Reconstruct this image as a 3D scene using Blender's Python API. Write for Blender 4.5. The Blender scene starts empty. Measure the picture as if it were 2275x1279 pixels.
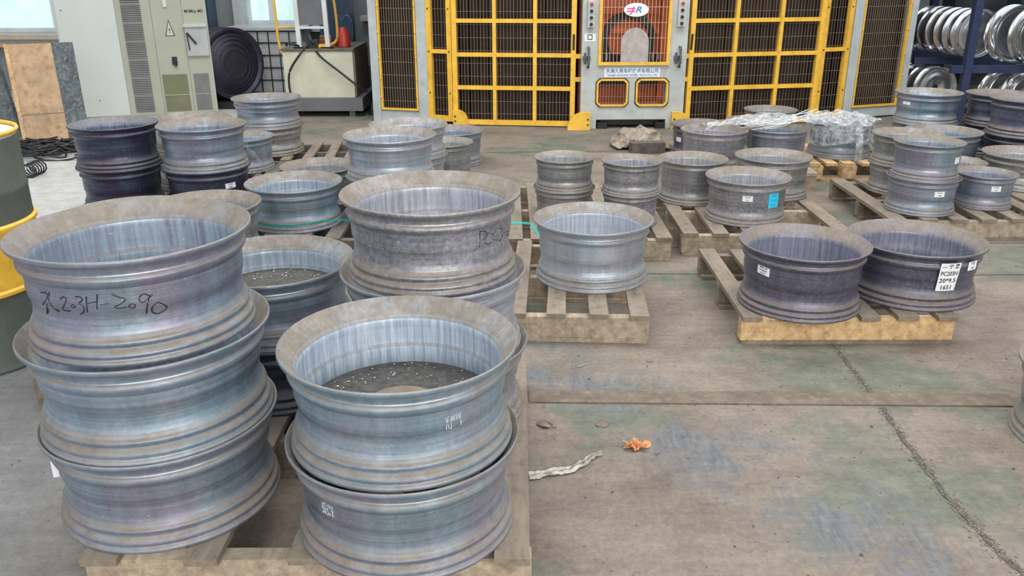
import bpy, bmesh, math, random
from mathutils import Vector, Matrix, noise
PI = math.pi
C = bpy.context.scene.collection
sc = bpy.context.scene
random.seed(7)

# ------------------------------------------------------------------ camera, world, light, exposure
cam_d = bpy.data.cameras.new('camera'); cam = bpy.data.objects.new('camera', cam_d); C.objects.link(cam)
cam_d.sensor_width = 36.0; cam_d.lens = 1883.5 / 2275 * 36; cam_d.clip_start = 0.05; cam_d.clip_end = 200
cam.matrix_world = Matrix.Translation((0, 0, 1.4363)) @ Matrix.Rotation(PI/2 - 0.3609, 4, 'X') @ Matrix.Rotation(-0.0032, 4, 'Z')
sc.camera = cam
sc.view_settings.view_transform = 'Standard'; sc.view_settings.look = 'None'
sc.view_settings.gamma = 1.0; sc.view_settings.exposure = 0.14; sc.view_settings.use_curve_mapping = False

world = bpy.data.worlds.new('world'); sc.world = world; world.use_nodes = True
bg = world.node_tree.nodes['Background']; bg.inputs[0].default_value = (0.88, 0.95, 1.0, 1); bg.inputs[1].default_value = 1.0
_nt = world.node_tree; _tc = _nt.nodes.new('ShaderNodeTexCoord'); _sp = _nt.nodes.new('ShaderNodeSeparateXYZ'); _mr = _nt.nodes.new('ShaderNodeMapRange')
_nt.links.new(_tc.outputs['Generated'], _sp.inputs[0]); _nt.links.new(_sp.outputs[2], _mr.inputs[0])   # overcast sky: bright overhead, dimmer round the horizon
_mr.inputs[1].default_value = 0.0; _mr.inputs[2].default_value = 0.75; _mr.inputs[3].default_value = 0.42; _mr.inputs[4].default_value = 1.18; _mr.interpolation_type = 'SMOOTHSTEP'
_nt.links.new(_mr.outputs[0], bg.inputs[1])

def area_light(name, loc, target, sx, sy, power, col=(1, 1, 1)):
    d = bpy.data.lights.new(name, 'AREA'); d.shape = 'RECTANGLE'; d.size = sx; d.size_y = sy; d.energy = power; d.color = col
    o = bpy.data.objects.new(name, d); C.objects.link(o); o.location = loc
    o.rotation_euler = (Vector(target) - Vector(loc)).to_track_quat('-Z', 'Y').to_euler(); return o
area_light('skylight', (0.5, 4.5, 6.5), (0.5, 4.5, 0), 9, 2.2, 420, (1.0, 0.98, 0.95))
area_light('doorway_daylight', (1.5, -3.2, 2.8), (0.2, 3.5, 0.3), 7, 2.4, 330, (1.0, 0.98, 0.95))

# ------------------------------------------------------------------ materials
MATS = {}
def nodes_of(name):
    m = bpy.data.materials.new(name); m.use_nodes = True
    nt = m.node_tree; return m, nt, nt.nodes['Principled BSDF']
def N(nt, kind, **kw):
    n = nt.nodes.new(kind)
    for k, v in kw.items():
        if k.startswith('i_'):
            n.inputs[k[2:].replace('_', ' ')].default_value = v
        else: setattr(n, k, v)
    return n
def ramp(nt, fac, stops):
    r = nt.nodes.new('ShaderNodeValToRGB'); el = r.color_ramp.elements
    while len(el) < len(stops): el.new(0.5)
    for e, (p, c) in zip(el, stops): e.position = p; e.color = (c[0], c[1], c[2], 1) if hasattr(c, '__len__') else (c, c, c, 1)
    nt.links.new(fac, r.inputs[0]); return r
def mix(nt, fac, a, b, mode='MIX'):
    m = nt.nodes.new('ShaderNodeMix'); m.data_type = 'RGBA'; m.blend_type = mode
    for s, v in ((m.inputs[0], fac), (m.inputs[6], a), (m.inputs[7], b)):
        if isinstance(v, (int, float)): s.default_value = v
        elif isinstance(v, tuple): s.default_value = (v[0], v[1], v[2], 1)
        else: nt.links.new(v, s)
    return m.outputs[2]
def mth(nt, op, a, b=0.0, clamp=False):
    m = nt.nodes.new('ShaderNodeMath'); m.operation = op; m.use_clamp = clamp
    for s, v in ((m.inputs[0], a), (m.inputs[1], b)):
        if isinstance(v, (int, float)): s.default_value = v
        else: nt.links.new(v, s)
    return m.outputs[0]
def coords(nt, scale=(1, 1, 1), kind='Object', rot=(0, 0, 0)):
    t = nt.nodes.new('ShaderNodeTexCoord'); mp = nt.nodes.new('ShaderNodeMapping')
    mp.inputs['Scale'].default_value = scale; mp.inputs['Rotation'].default_value = rot
    nt.links.new(t.outputs[kind], mp.inputs[0]); return mp.outputs[0]
def noise_tex(nt, vec, scale, detail=4, rough=0.6):
    n = nt.nodes.new('ShaderNodeTexNoise'); n.inputs['Scale'].default_value = scale
    n.inputs['Detail'].default_value = detail; n.inputs['Roughness'].default_value = rough
    nt.links.new(vec, n.inputs['Vector']); return n.outputs['Fac']
def bump(nt, bsdf, h, strength=0.3, dist=0.01):
    b = nt.nodes.new('ShaderNodeBump'); b.inputs['Strength'].default_value = strength; b.inputs['Distance'].default_value = dist
    nt.links.new(h, b.inputs['Height']); nt.links.new(b.outputs[0], bsdf.inputs['Normal'])

def paint(name, col, rough=0.5, metal=0.0, var=0.12, scale=6, dirt=None, dirt_amt=0.4, bumpy=0.0):
    if name in MATS: return MATS[name]
    m, nt, b = nodes_of(name); v = coords(nt)
    f = noise_tex(nt, v, scale, 5)
    lo = tuple(c * (1 - var) for c in col); hi = tuple(min(1, c * (1 + var)) for c in col)
    c = ramp(nt, f, [(0.3, lo), (0.7, hi)]).outputs[0]
    if dirt:
        f2 = ramp(nt, noise_tex(nt, v, scale * 2.3, 8, 0.7), [(0.5, 0.0), (0.68, 1.0)]).outputs[0]
        c = mix(nt, mth(nt, 'MULTIPLY', f2, dirt_amt), c, dirt)
    nt.links.new(c, b.inputs['Base Color'])
    b.inputs['Roughness'].default_value = rough; b.inputs['Metallic'].default_value = metal
    if bumpy: bump(nt, b, noise_tex(nt, v, scale * 8, 6, 0.7), bumpy, 0.01)
    MATS[name] = m; return m

def steel(name, c1, c2, dust=(0.215, 0.170, 0.120), dust_amt=0.9, rough=0.34, metal=0.7, speck=0.25, stripe=0.35, inner_k=1.0):
    """rolled steel: two tints in big soft patches, fine rolling lines round the axis, dust lying on upward faces"""
    m, nt, b = nodes_of(name)
    tc = nt.nodes.new('ShaderNodeTexCoord'); oi = nt.nodes.new('ShaderNodeObjectInfo')
    add = nt.nodes.new('ShaderNodeVectorMath'); add.operation = 'ADD'
    nt.links.new(tc.outputs['Object'], add.inputs[0]); nt.links.new(oi.outputs['Location'], add.inputs[1])
    def mp(s):
        q = nt.nodes.new('ShaderNodeMapping'); q.inputs['Scale'].default_value = s; nt.links.new(add.outputs[0], q.inputs[0]); return q.outputs[0]
    patch = noise_tex(nt, mp((1, 1, 1)), 5.5, 4, 0.65)
    base = ramp(nt, patch, [(0.38, c1), (0.62, c2)]).outputs[0]
    lines = noise_tex(nt, mp((1.2, 1.2, 110)), 1.0, 4, 0.7)
    base = mix(nt, stripe, base, ramp(nt, lines, [(0.32, 0.12), (0.66, 1.0)]).outputs[0], 'MULTIPLY')
    bands = noise_tex(nt, mp((.35, .35, 24)), 1.0, 3, 0.6)
    base = mix(nt, .32, base, ramp(nt, bands, [(0.38, 0.35), (0.60, 1.0)]).outputs[0], 'MULTIPLY')
    mott = noise_tex(nt, mp((1, 1, 1)), 70, 6, 0.75)
    base = mix(nt, speck, base, ramp(nt, mott, [(0.35, 0.25), (0.62, 1.0)]).outputs[0], 'MULTIPLY')
    vs = noise_tex(nt, mp((26, 26, 1.2)), 1.0, 3, 0.6)
    base = mix(nt, 0.30, base, ramp(nt, vs, [(0.35, 0.45), (0.65, 1.0)]).outputs[0], 'MULTIPLY')
    # inner wall of the ring: vertical drag streaks, interior brightness painted in by tone and lower metallic
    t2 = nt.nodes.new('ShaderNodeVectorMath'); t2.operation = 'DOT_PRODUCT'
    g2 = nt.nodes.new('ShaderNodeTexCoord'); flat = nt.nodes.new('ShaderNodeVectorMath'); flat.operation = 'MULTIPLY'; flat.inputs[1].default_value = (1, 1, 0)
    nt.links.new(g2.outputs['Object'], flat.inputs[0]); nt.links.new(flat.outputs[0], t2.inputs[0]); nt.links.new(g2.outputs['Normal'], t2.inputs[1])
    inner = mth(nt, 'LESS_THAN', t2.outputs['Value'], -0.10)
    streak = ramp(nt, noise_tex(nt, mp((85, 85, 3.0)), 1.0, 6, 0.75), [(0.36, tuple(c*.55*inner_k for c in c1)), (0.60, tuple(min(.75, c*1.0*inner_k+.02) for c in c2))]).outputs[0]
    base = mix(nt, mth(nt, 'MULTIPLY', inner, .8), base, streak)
    # small bright scratches
    sp = noise_tex(nt, mp((60, 60, 160)), 1.0, 2, 0.5)
    base = mix(nt, ramp(nt, sp, [(0.70, 0.0), (0.76, 0.6)]).outputs[0], base, (0.7, 0.72, 0.74))
    geo = nt.nodes.new('ShaderNodeNewGeometry'); sep = nt.nodes.new('ShaderNodeSeparateXYZ'); nt.links.new(geo.outputs['True Normal'], sep.inputs[0])
    up = nt.nodes.new('ShaderNodeMapRange'); up.inputs[1].default_value = 0.18; up.inputs[2].default_value = 0.75; nt.links.new(sep.outputs[2], up.inputs[0]); up.inputs[1].default_value = 0.10; up.inputs[2].default_value = 0.52
    dn = ramp(nt, noise_tex(nt, mp((1, 1, 1)), 9, 7, 0.7), [(0.30, 0.55), (0.55, 1.0)]).outputs[0]
    df = mth(nt, 'MULTIPLY', mth(nt, 'MULTIPLY', up.outputs[0], dn), dust_amt, True)
    dcol = ramp(nt, noise_tex(nt, mp((1, 1, 1)), 25, 6, 0.7), [(0.3, tuple(c * 0.68 for c in dust)), (0.7, tuple(c * 1.18 for c in dust))]).outputs[0]
    col = mix(nt, df, base, dcol)
    nt.links.new(col, b.inputs['Base Color'])
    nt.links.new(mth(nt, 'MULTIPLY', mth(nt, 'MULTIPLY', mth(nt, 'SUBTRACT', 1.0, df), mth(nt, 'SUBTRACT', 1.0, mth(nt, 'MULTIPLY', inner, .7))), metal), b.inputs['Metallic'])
    rr = mth(nt, 'ADD', mth(nt, 'MULTIPLY', mott, 0.22), rough - 0.11)
    nt.links.new(mth(nt, 'ADD', rr, mth(nt, 'MULTIPLY', df, 0.4), True), b.inputs['Roughness'])
    bump(nt, b, mth(nt, 'ADD', mott, lines), 0.12, 0.003)
    MATS[name] = m; return m

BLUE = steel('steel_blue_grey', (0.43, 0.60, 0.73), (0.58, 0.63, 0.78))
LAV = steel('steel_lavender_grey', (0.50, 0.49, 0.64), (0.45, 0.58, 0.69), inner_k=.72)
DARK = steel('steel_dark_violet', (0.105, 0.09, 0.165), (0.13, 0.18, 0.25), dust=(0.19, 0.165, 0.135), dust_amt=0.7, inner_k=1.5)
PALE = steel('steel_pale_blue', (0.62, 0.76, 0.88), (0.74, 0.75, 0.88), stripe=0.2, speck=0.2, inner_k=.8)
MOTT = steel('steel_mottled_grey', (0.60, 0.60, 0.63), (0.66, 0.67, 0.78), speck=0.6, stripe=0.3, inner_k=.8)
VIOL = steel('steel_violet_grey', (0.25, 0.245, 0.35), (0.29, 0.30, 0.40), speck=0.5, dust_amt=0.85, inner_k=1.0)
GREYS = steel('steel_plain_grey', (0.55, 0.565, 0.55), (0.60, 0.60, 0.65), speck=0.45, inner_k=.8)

def floor_mat():
    m, nt, b = nodes_of('dusty_concrete')
    v = coords(nt)
    n1 = noise_tex(nt, v, 1.1, 6, 0.62)
    base = ramp(nt, noise_tex(nt, v, 3.0, 9, 0.7), [(0.27, (0.15, 0.118, 0.092)), (0.52, (0.275, 0.222, 0.178)), (0.78, (0.36, 0.30, 0.247))]).outputs[0]
    green = ramp(nt, noise_tex(nt, v, 9, 6, 0.7), [(0.3, (0.10, 0.115, 0.082)), (0.7, (0.235, 0.25, 0.19))]).outputs[0]
    gm = ramp(nt, n1, [(0.50, 0.0), (0.57, 0.85)]).outputs[0]
    c = mix(nt, gm, base, green)
    # bluish scuffed band running diagonally where the dust is worn off
    vs = coords(nt, (4.5, 3.0, 1), rot=(0, 0, math.radians(-50)))
    sc_ = noise_tex(nt, vs, 1.0, 8, 0.68)
    sep = nt.nodes.new('ShaderNodeSeparateXYZ'); nt.links.new(v, sep.inputs[0])
    # distance from the line through (0.45,2.6) and (1.15,1.7)
    d = mth(nt, 'ABSOLUTE', mth(nt, 'ADD', mth(nt, 'ADD', mth(nt, 'MULTIPLY', sep.outputs[0], 0.79), mth(nt, 'MULTIPLY', sep.outputs[1], 0.613)), -1.95))
    band = mth(nt, 'SUBTRACT', 1.0, mth(nt, 'MULTIPLY', d, 3.6), True)
    sm = mth(nt, 'MULTIPLY', ramp(nt, sc_, [(0.42, 0.0), (0.55, 1.0)]).outputs[0], mth(nt, 'MULTIPLY', band, 1.6, True))
    sm2 = ramp(nt, noise_tex(nt, vs, 0.6, 7, 0.6), [(0.62, 0.0), (0.68, 0.5)]).outputs[0]
    blue = ramp(nt, noise_tex(nt, coords(nt, (45, 9, 1), rot=(0, 0, math.radians(-50))), 1.0, 6, 0.7), [(0.3, (0.11, 0.117, 0.128)), (0.7, (0.24, 0.249, 0.263))]).outputs[0]
    c = mix(nt, mth(nt, 'MULTIPLY', mth(nt, 'MAXIMUM', sm, sm2), 0.85), c, blue)
    # bare grey concrete on the left, pale far left
    lx = nt.nodes.new('ShaderNodeMapRange'); lx.inputs[1].default_value = -0.75; lx.inputs[2].default_value = -1.15
    nt.links.new(mth(nt, 'ADD', sep.outputs[0], mth(nt, 'MULTIPLY', noise_tex(nt, v, 1.6, 5), 0.5)), lx.inputs[0])
    grey = ramp(nt, noise_tex(nt, v, 5, 9, 0.72), [(0.3, (0.165, 0.163, 0.162)), (0.7, (0.285, 0.28, 0.275))]).outputs[0]
    near = nt.nodes.new('ShaderNodeMapRange'); near.inputs[1].default_value = 5.2; near.inputs[2].default_value = 4.2; nt.links.new(sep.outputs[1], near.inputs[0])
    c = mix(nt, mth(nt, 'MULTIPLY', lx.outputs[0], near.outputs[0]), c, grey)
    px = nt.nodes.new('ShaderNodeMapRange'); px.inputs[1].default_value = -2.2; px.inputs[2].default_value = -2.7; nt.links.new(sep.outputs[0], px.inputs[0])
    far = nt.nodes.new('ShaderNodeMapRange'); far.inputs[1].default_value = 3.8; far.inputs[2].default_value = 4.6; nt.links.new(sep.outputs[1], far.inputs[0])
    pale = ramp(nt, noise_tex(nt, v, 8, 8, 0.7), [(0.3, (0.46, 0.44, 0.42)), (0.7, (0.68, 0.655, 0.62))]).outputs[0]
    c = mix(nt, mth(nt, 'MULTIPLY', px.outputs[0], far.outputs[0]), c, pale)
    # fine grit and dark specks
    g = noise_tex(nt, v, 48, 10, 0.85)
    c = mix(nt, 0.5, c, ramp(nt, g, [(0.32, 0.30), (0.60, 1.0)]).outputs[0], 'MULTIPLY')
    wsp = noise_tex(nt, v, 23, 3, 0.6)
    c = mix(nt, ramp(nt, wsp, [(0.685, 0.0), (0.72, 0.8)]).outputs[0], c, (0.05, 0.045, 0.04))
    wl = noise_tex(nt, coords(nt, (1.0, 9, 1)), 2.2, 7, 0.7)
    c = mix(nt, 0.35, c, ramp(nt, wl, [(0.35, 0.55), (0.6, 1.0)]).outputs[0], 'MULTIPLY')
    nt.links.new(c, b.inputs['Base Color']); b.inputs['Roughness'].default_value = 0.82
    bump(nt, b, mth(nt, 'ADD', g, noise_tex(nt, v, 14, 8, 0.75)), 0.45, 0.012)
    return m
FLOOR = floor_mat()

def wood(name, c1, c2, dusty=0.5):
    m, nt, b = nodes_of(name)
    v = coords(nt, (14, 2.0, 14)); v1 = coords(nt)
    g = noise_tex(nt, v, 2.0, 8, 0.7)
    c = ramp(nt, g, [(0.28, c1), (0.7, c2)]).outputs[0]
    f = ramp(nt, noise_tex(nt, v1, 5, 7, 0.7), [(0.38, 0.0), (0.62, 1.0)]).outputs[0]
    geo = nt.nodes.new('ShaderNodeNewGeometry'); sep = nt.nodes.new('ShaderNodeSeparateXYZ'); nt.links.new(geo.outputs['True Normal'], sep.inputs[0])
    up = mth(nt, 'MULTIPLY', mth(nt, 'MAXIMUM', sep.outputs[2], 0.35), dusty)
    c = mix(nt, mth(nt, 'MULTIPLY', f, up, True), c, (0.23, 0.19, 0.15))
    st = ramp(nt, noise_tex(nt, v1, 22, 6, 0.75), [(0.33, 0.3), (0.5, 1.0)]).outputs[0]
    c = mix(nt, 0.5, c, st, 'MULTIPLY')
    nt.links.new(c, b.inputs['Base Color']); b.inputs['Roughness'].default_value = 0.8
    bump(nt, b, g, 0.4, 0.006); MATS[name] = m; return m
W_OLD = wood('weathered_wood', (0.12, 0.092, 0.065), (0.32, 0.255, 0.19), 0.75)
W_MID = wood('pallet_wood', (0.22, 0.16, 0.10), (0.56, 0.45, 0.33), 0.65)
W_NEW = wood('fresh_wood', (0.40, 0.22, 0.09), (0.80, 0.56, 0.30), 0.12)
W_DARK = wood('dark_wood', (0.06, 0.052, 0.045), (0.15, 0.13, 0.11), 0.4)

GREY = paint('machine_grey', (0.48, 0.50, 0.475), 0.45, dirt=(0.30, 0.28, 0.24), dirt_amt=0.35)
GREYB = paint('machine_light_blue_grey', (0.46, 0.50, 0.51), 0.45, dirt=(0.30, 0.28, 0.24), dirt_amt=0.3)
YEL = paint('safety_yellow', (0.86, 0.50, 0.055), 0.45, dirt=(0.25, 0.16, 0.04), dirt_amt=0.35, scale=9)
WIRE = paint('mesh_wire', (0.27, 0.205, 0.145), 0.5, 0.2)
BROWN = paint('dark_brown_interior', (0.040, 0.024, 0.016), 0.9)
ORANGE = paint('orange_machine', (0.80, 0.17, 0.05), 0.5, dirt=(0.25, 0.05, 0.02), dirt_amt=0.7, scale=5)
BLACK = paint('black_rubber', (0.012, 0.012, 0.013), 0.5)
BLACKM = paint('black_metal', (0.03, 0.03, 0.032), 0.45, 0.4)
WHITE = paint('white_paper', (0.80, 0.80, 0.82), 0.7, var=0.03)
CREAM = paint('cream_panel', (0.55, 0.55, 0.42), 0.45, dirt=(0.36, 0.27, 0.18), dirt_amt=0.25, scale=3)
CAB = paint('cabinet_pale_green_white', (0.56, 0.59, 0.55), 0.5, var=0.04, scale=2)
CABF = paint('cabinet_olive_beige', (0.38, 0.385, 0.30), 0.5, var=0.06, scale=3)
VENTG = paint('vent_grey', (0.17, 0.17, 0.165), 0.6)
VENTO = paint('vent_olive', (0.17, 0.175, 0.10), 0.7)
DGREY = paint('dark_grey_paint', (0.13, 0.135, 0.145), 0.5, dirt=(0.2, 0.17, 0.13), dirt_amt=0.4)
NAVY = paint('navy_paint', (0.018, 0.03, 0.085), 0.45, dirt=(0.1, 0.09, 0.08), dirt_amt=0.3)
TEALD = paint('dark_blue_column', (0.022, 0.05, 0.085), 0.5)
WALL = paint('grey_plaster', (0.25, 0.265, 0.265), 0.85, dirt=(0.15, 0.15, 0.15), dirt_amt=0.5, scale=2)
SILL = paint('sill_beige', (0.50, 0.44, 0.36), 0.7, dirt=(0.28, 0.22, 0.17), dirt_amt=0.4)
CHROME = paint('polished_aluminium', (0.72, 0.73, 0.75), 0.2, 0.95, var=0.05)
RED = paint('red_paint', (0.38, 0.03, 0.02), 0.4)
DKVIO = paint('dark_rubbery_rim', (0.035, 0.03, 0.05), 0.5, 0.3, dirt=(0.08, 0.075, 0.075), dirt_amt=0.6, scale=12)
DRUMG = paint('drum_dark_green_grey', (0.10, 0.115, 0.10), 0.5, 0.1, dirt=(0.16, 0.15, 0.13), dirt_amt=0.5)
DRUMT = paint('drum_lid_beige', (0.62, 0.52, 0.42), 0.6)
IBC = paint('tank_plastic_grey', (0.42, 0.43, 0.435), 0.6, dirt=(0.25, 0.24, 0.23), dirt_amt=0.4)
GRIT = paint('dark_grit', (0.075, 0.07, 0.062), 0.9, var=0.4, scale=40, dirt=(0.2, 0.2, 0.2), dirt_amt=0.5, bumpy=0.5)
MUD = paint('brown_dirt', (0.22, 0.175, 0.13), 0.9, var=0.25, scale=20, bumpy=0.5)
TARP = paint('dusty_sacking', (0.33, 0.27, 0.21), 0.85, var=0.4, scale=14, dirt=(0.10, 0.075, 0.055), dirt_amt=0.8, bumpy=0.3)
CYAN = paint('cyan_sticker', (0.03, 0.52, 0.78), 0.5)
GREEN = paint('green_strap', (0.02, 0.30, 0.25), 0.35)
LEAF = paint('orange_leaf', (0.62, 0.27, 0.10), 0.7, scale=30, var=.3, dirt=(0.75, 0.55, 0.38), dirt_amt=0.7)
FOAM = paint('white_foam', (0.8, 0.8, 0.8), 0.8, var=0.02)
DTEAL = paint('dark_storage', (0.03, 0.045, 0.05), 0.7, var=0.5, scale=3)
PINK = paint('logo_pink', (0.75, 0.03, 0.25), 0.5)
TXTB = paint('sign_blue', (0.05, 0.20, 0.38), 0.5)
FOL = paint('foliage_yellow_green', (0.30, 0.38, 0.06), 0.8, var=0.4, scale=12)
COPPER = paint('copper_brown', (0.30, 0.12, 0.05), 0.4, 0.5)
CHALK = paint('chalky_mark', (0.62, 0.66, 0.70), 0.8)
PLY = paint('plywood_tan', (0.47, 0.315, 0.19), 0.8, var=0.25, scale=7, dirt=(0.27, 0.17, 0.10), dirt_amt=0.8)
PLYD = paint('stained_slate', (0.085, 0.105, 0.12), 0.8, var=0.5, scale=16, dirt=(0.30, 0.29, 0.22), dirt_amt=0.8)
ARCHM = paint('arch_plate', (0.42, 0.37, 0.345), 0.6, var=0.2, scale=20)

def film_mat():
    m, nt, b = nodes_of('clear_plastic_film')
    b.inputs['Base Color'].default_value = (0.85, 0.88, 0.9, 1); b.inputs['Roughness'].default_value = 0.18
    v = coords(nt); f = noise_tex(nt, v, 26, 6, 0.75)
    nt.links.new(ramp(nt, f, [(0.40, 0.08), (0.64, 0.68)]).outputs[0], b.inputs['Alpha'])
    bump(nt, b, f, 0.8, 0.02); return m
FILM = film_mat()
def glass_mat():
    m, nt, b = nodes_of('window_glass')
    b.inputs['Base Color'].default_value = (0.72, 0.88, 0.88, 1); b.inputs['Roughness'].default_value = 0.35
    b.inputs['Transmission Weight'].default_value = 0.9; b.inputs['IOR'].default_value = 1.1
    f = ramp(nt, noise_tex(nt, coords(nt), 3.5, 5, .6), [(.35, (.62, .84, .86)), (.6, (.80, .90, .97))]).outputs[0]
    nt.links.new(f, b.inputs['Emission Color']); b.inputs['Emission Strength'].default_value = 0.34; return m  # daylight outside put in as a weak glow of the pane
GLASS = glass_mat()

# ------------------------------------------------------------------ geometry helpers
class MB:
    def __init__(s): s.v = []; s.f = []
    def add(s, vs, fs):
        n = len(s.v); s.v += [Vector(p) for p in vs]; s.f += [[i + n for i in f] for f in fs]; return s
    def box(s, c, d, rz=0, M=None):
        x, y, z = d[0]/2, d[1]/2, d[2]/2
        R = M if M is not None else Matrix.Rotation(rz, 3, 'Z')
        vs = [R @ Vector((i*x, j*y, k*z)) + Vector(c) for i in (-1, 1) for j in (-1, 1) for k in (-1, 1)]
        return s.add(vs, [(0,1,3,2),(4,6,7,5),(0,4,5,1),(2,3,7,6),(0,2,6,4),(1,5,7,3)])
    def bar(s, a, b, w, t, up=(0, 0, 1)):
        a = Vector(a); b = Vector(b); d = (b - a); L = d.length; d.normalize(); up = Vector(up)
        sx = d.cross(up)
        if sx.length < 1e-4: sx = d.cross(Vector((0, 1, 0)))
        sx.normalize(); u = sx.cross(d)
        M = Matrix((d, sx, u)).transposed()
        return s.box((a + b)/2, (L, w, t), M=M)
    def tube(s, pts, r, n=8, closed=False):
        pts = [Vector(p) for p in pts]; m = len(pts); rings = []
        for i, p in enumerate(pts):
            if closed: t = pts[(i+1) % m] - pts[i-1]
            else: t = pts[min(i+1, m-1)] - pts[max(i-1, 0)]
            t.normalize(); a = t.orthogonal() if abs(t.z) > 0.95 else t.cross(Vector((0, 0, 1))); a.normalize(); b = t.cross(a)
            rr = r[i] if isinstance(r, (list, tuple)) else r
            rings.append([p + (a*math.cos(2*PI*k/n) + b*math.sin(2*PI*k/n))*rr for k in range(n)])
        base = len(s.v); s.v += [q for g in rings for q in g]
        for i in range(m if closed else m-1):
            j = (i+1) % m
            for k in range(n): s.f.append([base+i*n+k, base+i*n+(k+1) % n, base+j*n+(k+1) % n, base+j*n+k])
        if not closed:
            s.f.append([base+k for k in range(n)][::-1]); s.f.append([base+(m-1)*n+k for k in range(n)])
        return s
    def lathe(s, prof, n=72, loc=(0, 0, 0), M=None, closed=True):
        """prof: (r, z) points; closed makes a solid ring, open ends at r=0 are merged later"""
        base = len(s.v); M = M or Matrix.Identity(3); loc = Vector(loc); m = len(prof)
        for k in range(n):
            a = 2*PI*k/n
            for r, z in prof: s.v.append(M @ Vector((r*math.cos(a), r*math.sin(a), z)) + loc)
        for k in range(n):
            q = (k+1) % n
            for i in range(m if closed else m-1):
                j = (i+1) % m
                s.f.append([base+k*m+i, base+q*m+i, base+q*m+j, base+k*m+j])
        return s
    def poly(s, pts, ext):
        """flat outline pts (3D) pushed by vector ext"""
        n = len(pts); e = Vector(ext); a = [Vector(p) for p in pts]
        return s.add(a + [p + e for p in a], [list(range(n))[::-1], [i+n for i in range(n)]] + [[i, (i+1) % n, (i+1) % n+n, i+n] for i in range(n)])
    def grid(s, P, nu, nv):
        base = len(s.v)
        for i in range(nu+1):
            for j in range(nv+1): s.v.append(Vector(P(i/nu, j/nv)))
        for i in range(nu):
            for j in range(nv):
                a = base+i*(nv+1)+j; s.f.append([a, a+1, a+nv+2, a+nv+1])
        return s

WM = {}
def thing(name, label, cat, loc=(0, 0, 0), rotz=0, group=None):
    o = bpy.data.objects.new(name, None); C.objects.link(o); o.empty_display_size = 0.1
    o.location = loc; o.rotation_euler = (0, 0, rotz); o['label'] = label; o['category'] = cat
    if group: o['group'] = group
    WM[o.name] = Matrix.Translation(loc) @ Matrix.Rotation(rotz, 4, 'Z'); return o
def obj(name, mb, mat, parent=None, smooth=True, ang=42, world=False, fix=True):
    me = bpy.data.meshes.new(name); vs = mb.v
    if parent is not None and world:
        inv = WM[parent.name].inverted(); vs = [inv @ p for p in vs]
    me.from_pydata([tuple(p) for p in vs], [], mb.f); me.update()
    if fix:
        bm = bmesh.new(); bm.from_mesh(me); bmesh.ops.remove_doubles(bm, verts=bm.verts, dist=1e-6)
        bmesh.ops.recalc_face_normals(bm, faces=bm.faces); bm.to_mesh(me); bm.free()
    if smooth:
        me.shade_smooth(); me.set_sharp_from_angle(angle=math.radians(ang))
    me.materials.append(mat)
    o = bpy.data.objects.new(name, me); C.objects.link(o)
    if parent is not None: o.parent = parent; WM[o.name] = WM[parent.name]
    else: WM[o.name] = Matrix.Identity(4)
    return o
def tag(o, label, cat, group=None, kind=None):
    o['label'] = label; o['category'] = cat
    if group: o['group'] = group
    if kind: o['kind'] = kind
    return o
def rebase(o, loc):
    """moves a top-level mesh's origin to its base"""
    loc = Vector(loc); o.data.transform(Matrix.Translation(-loc)); o.location = loc; WM[o.name] = Matrix.Translation(loc); return o
def struct(name, mb, mat, parent=None, smooth=False):
    o = obj(name, mb, mat, parent, smooth); o['kind'] = 'structure' if parent is None else o.get('kind', '')
    if parent is not None: del o['kind']
    return o
def text_mesh(body, size, cjk=False):
    cu = bpy.data.curves.new('lettering', 'FONT'); cu.body = body; cu.size = size; cu.align_x = 'CENTER'; cu.align_y = 'CENTER'
    cu.resolution_u = 2; cu.offset = size * 0.012
    o = bpy.data.objects.new('lettering', cu); C.objects.link(o)
    dg = bpy.context.evaluated_depsgraph_get(); me = o.evaluated_get(dg).to_mesh()
    vs = [v.co.copy() for v in me.vertices]; fs = [list(p.vertices) for p in me.polygons]
    o.evaluated_get(dg).to_mesh_clear(); bpy.data.objects.remove(o); bpy.data.curves.remove(cu)
    return vs, fs

# ------------------------------------------------------------------ setting
struct('floor', MB().box((0, 5, -0.05), (26, 26, 0.1)), FLOOR)
tr = MB(); tr.poly([(0.06, 2.655, 0.0), (3.2, 2.58, 0.0), (3.2, 2.665, 0.0), (0.06, 2.745, 0.0)], (0, 0, 0.006))
struct('trim_1', tr, paint('dusty_strip', (0.155, 0.118, 0.088), 0.9, var=0.25, scale=12, dirt=(0.26, 0.21, 0.165), dirt_amt=0.7, bumpy=0.4))
def seam(name, a, b, w, mat=GRIT, wob=0.006):
    a = Vector(a); b = Vector(b); n = 60; L = []; R_ = []
    d = (b-a).normalized(); s = Vector((-d.y, d.x, 0))
    for i in range(n+1):
        p = a.lerp(b, i/n); o = noise.noise(p*3)*wob; ww = w*(0.6+0.7*abs(noise.noise(p*9)))
        L.append(p+s*(o+ww)); R_.append(p+s*(o-ww))
    mb = MB(); mb.add(L+R_, [[i, i+1, n+1+i+1, n+1+i] for i in range(n)]); mb.v = [v+Vector((0, 0, 0.0015)) for v in mb.v]
    return struct(name, mb, mat)
seam('trim_2', (-0.1, 4.40, 0), (5, 4.55, 0), 0.006); seam('trim_3', (-0.2, 7.0, 0), (3.2, 7.05, 0), 0.008)
seam('trim_4', (0.62, 4.0, 0), (1.6, 3.98, 0), 0.004); seam('trim_5', (1.9, 3.95, 0), (4.5, 4.05, 0), 0.005)
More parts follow.
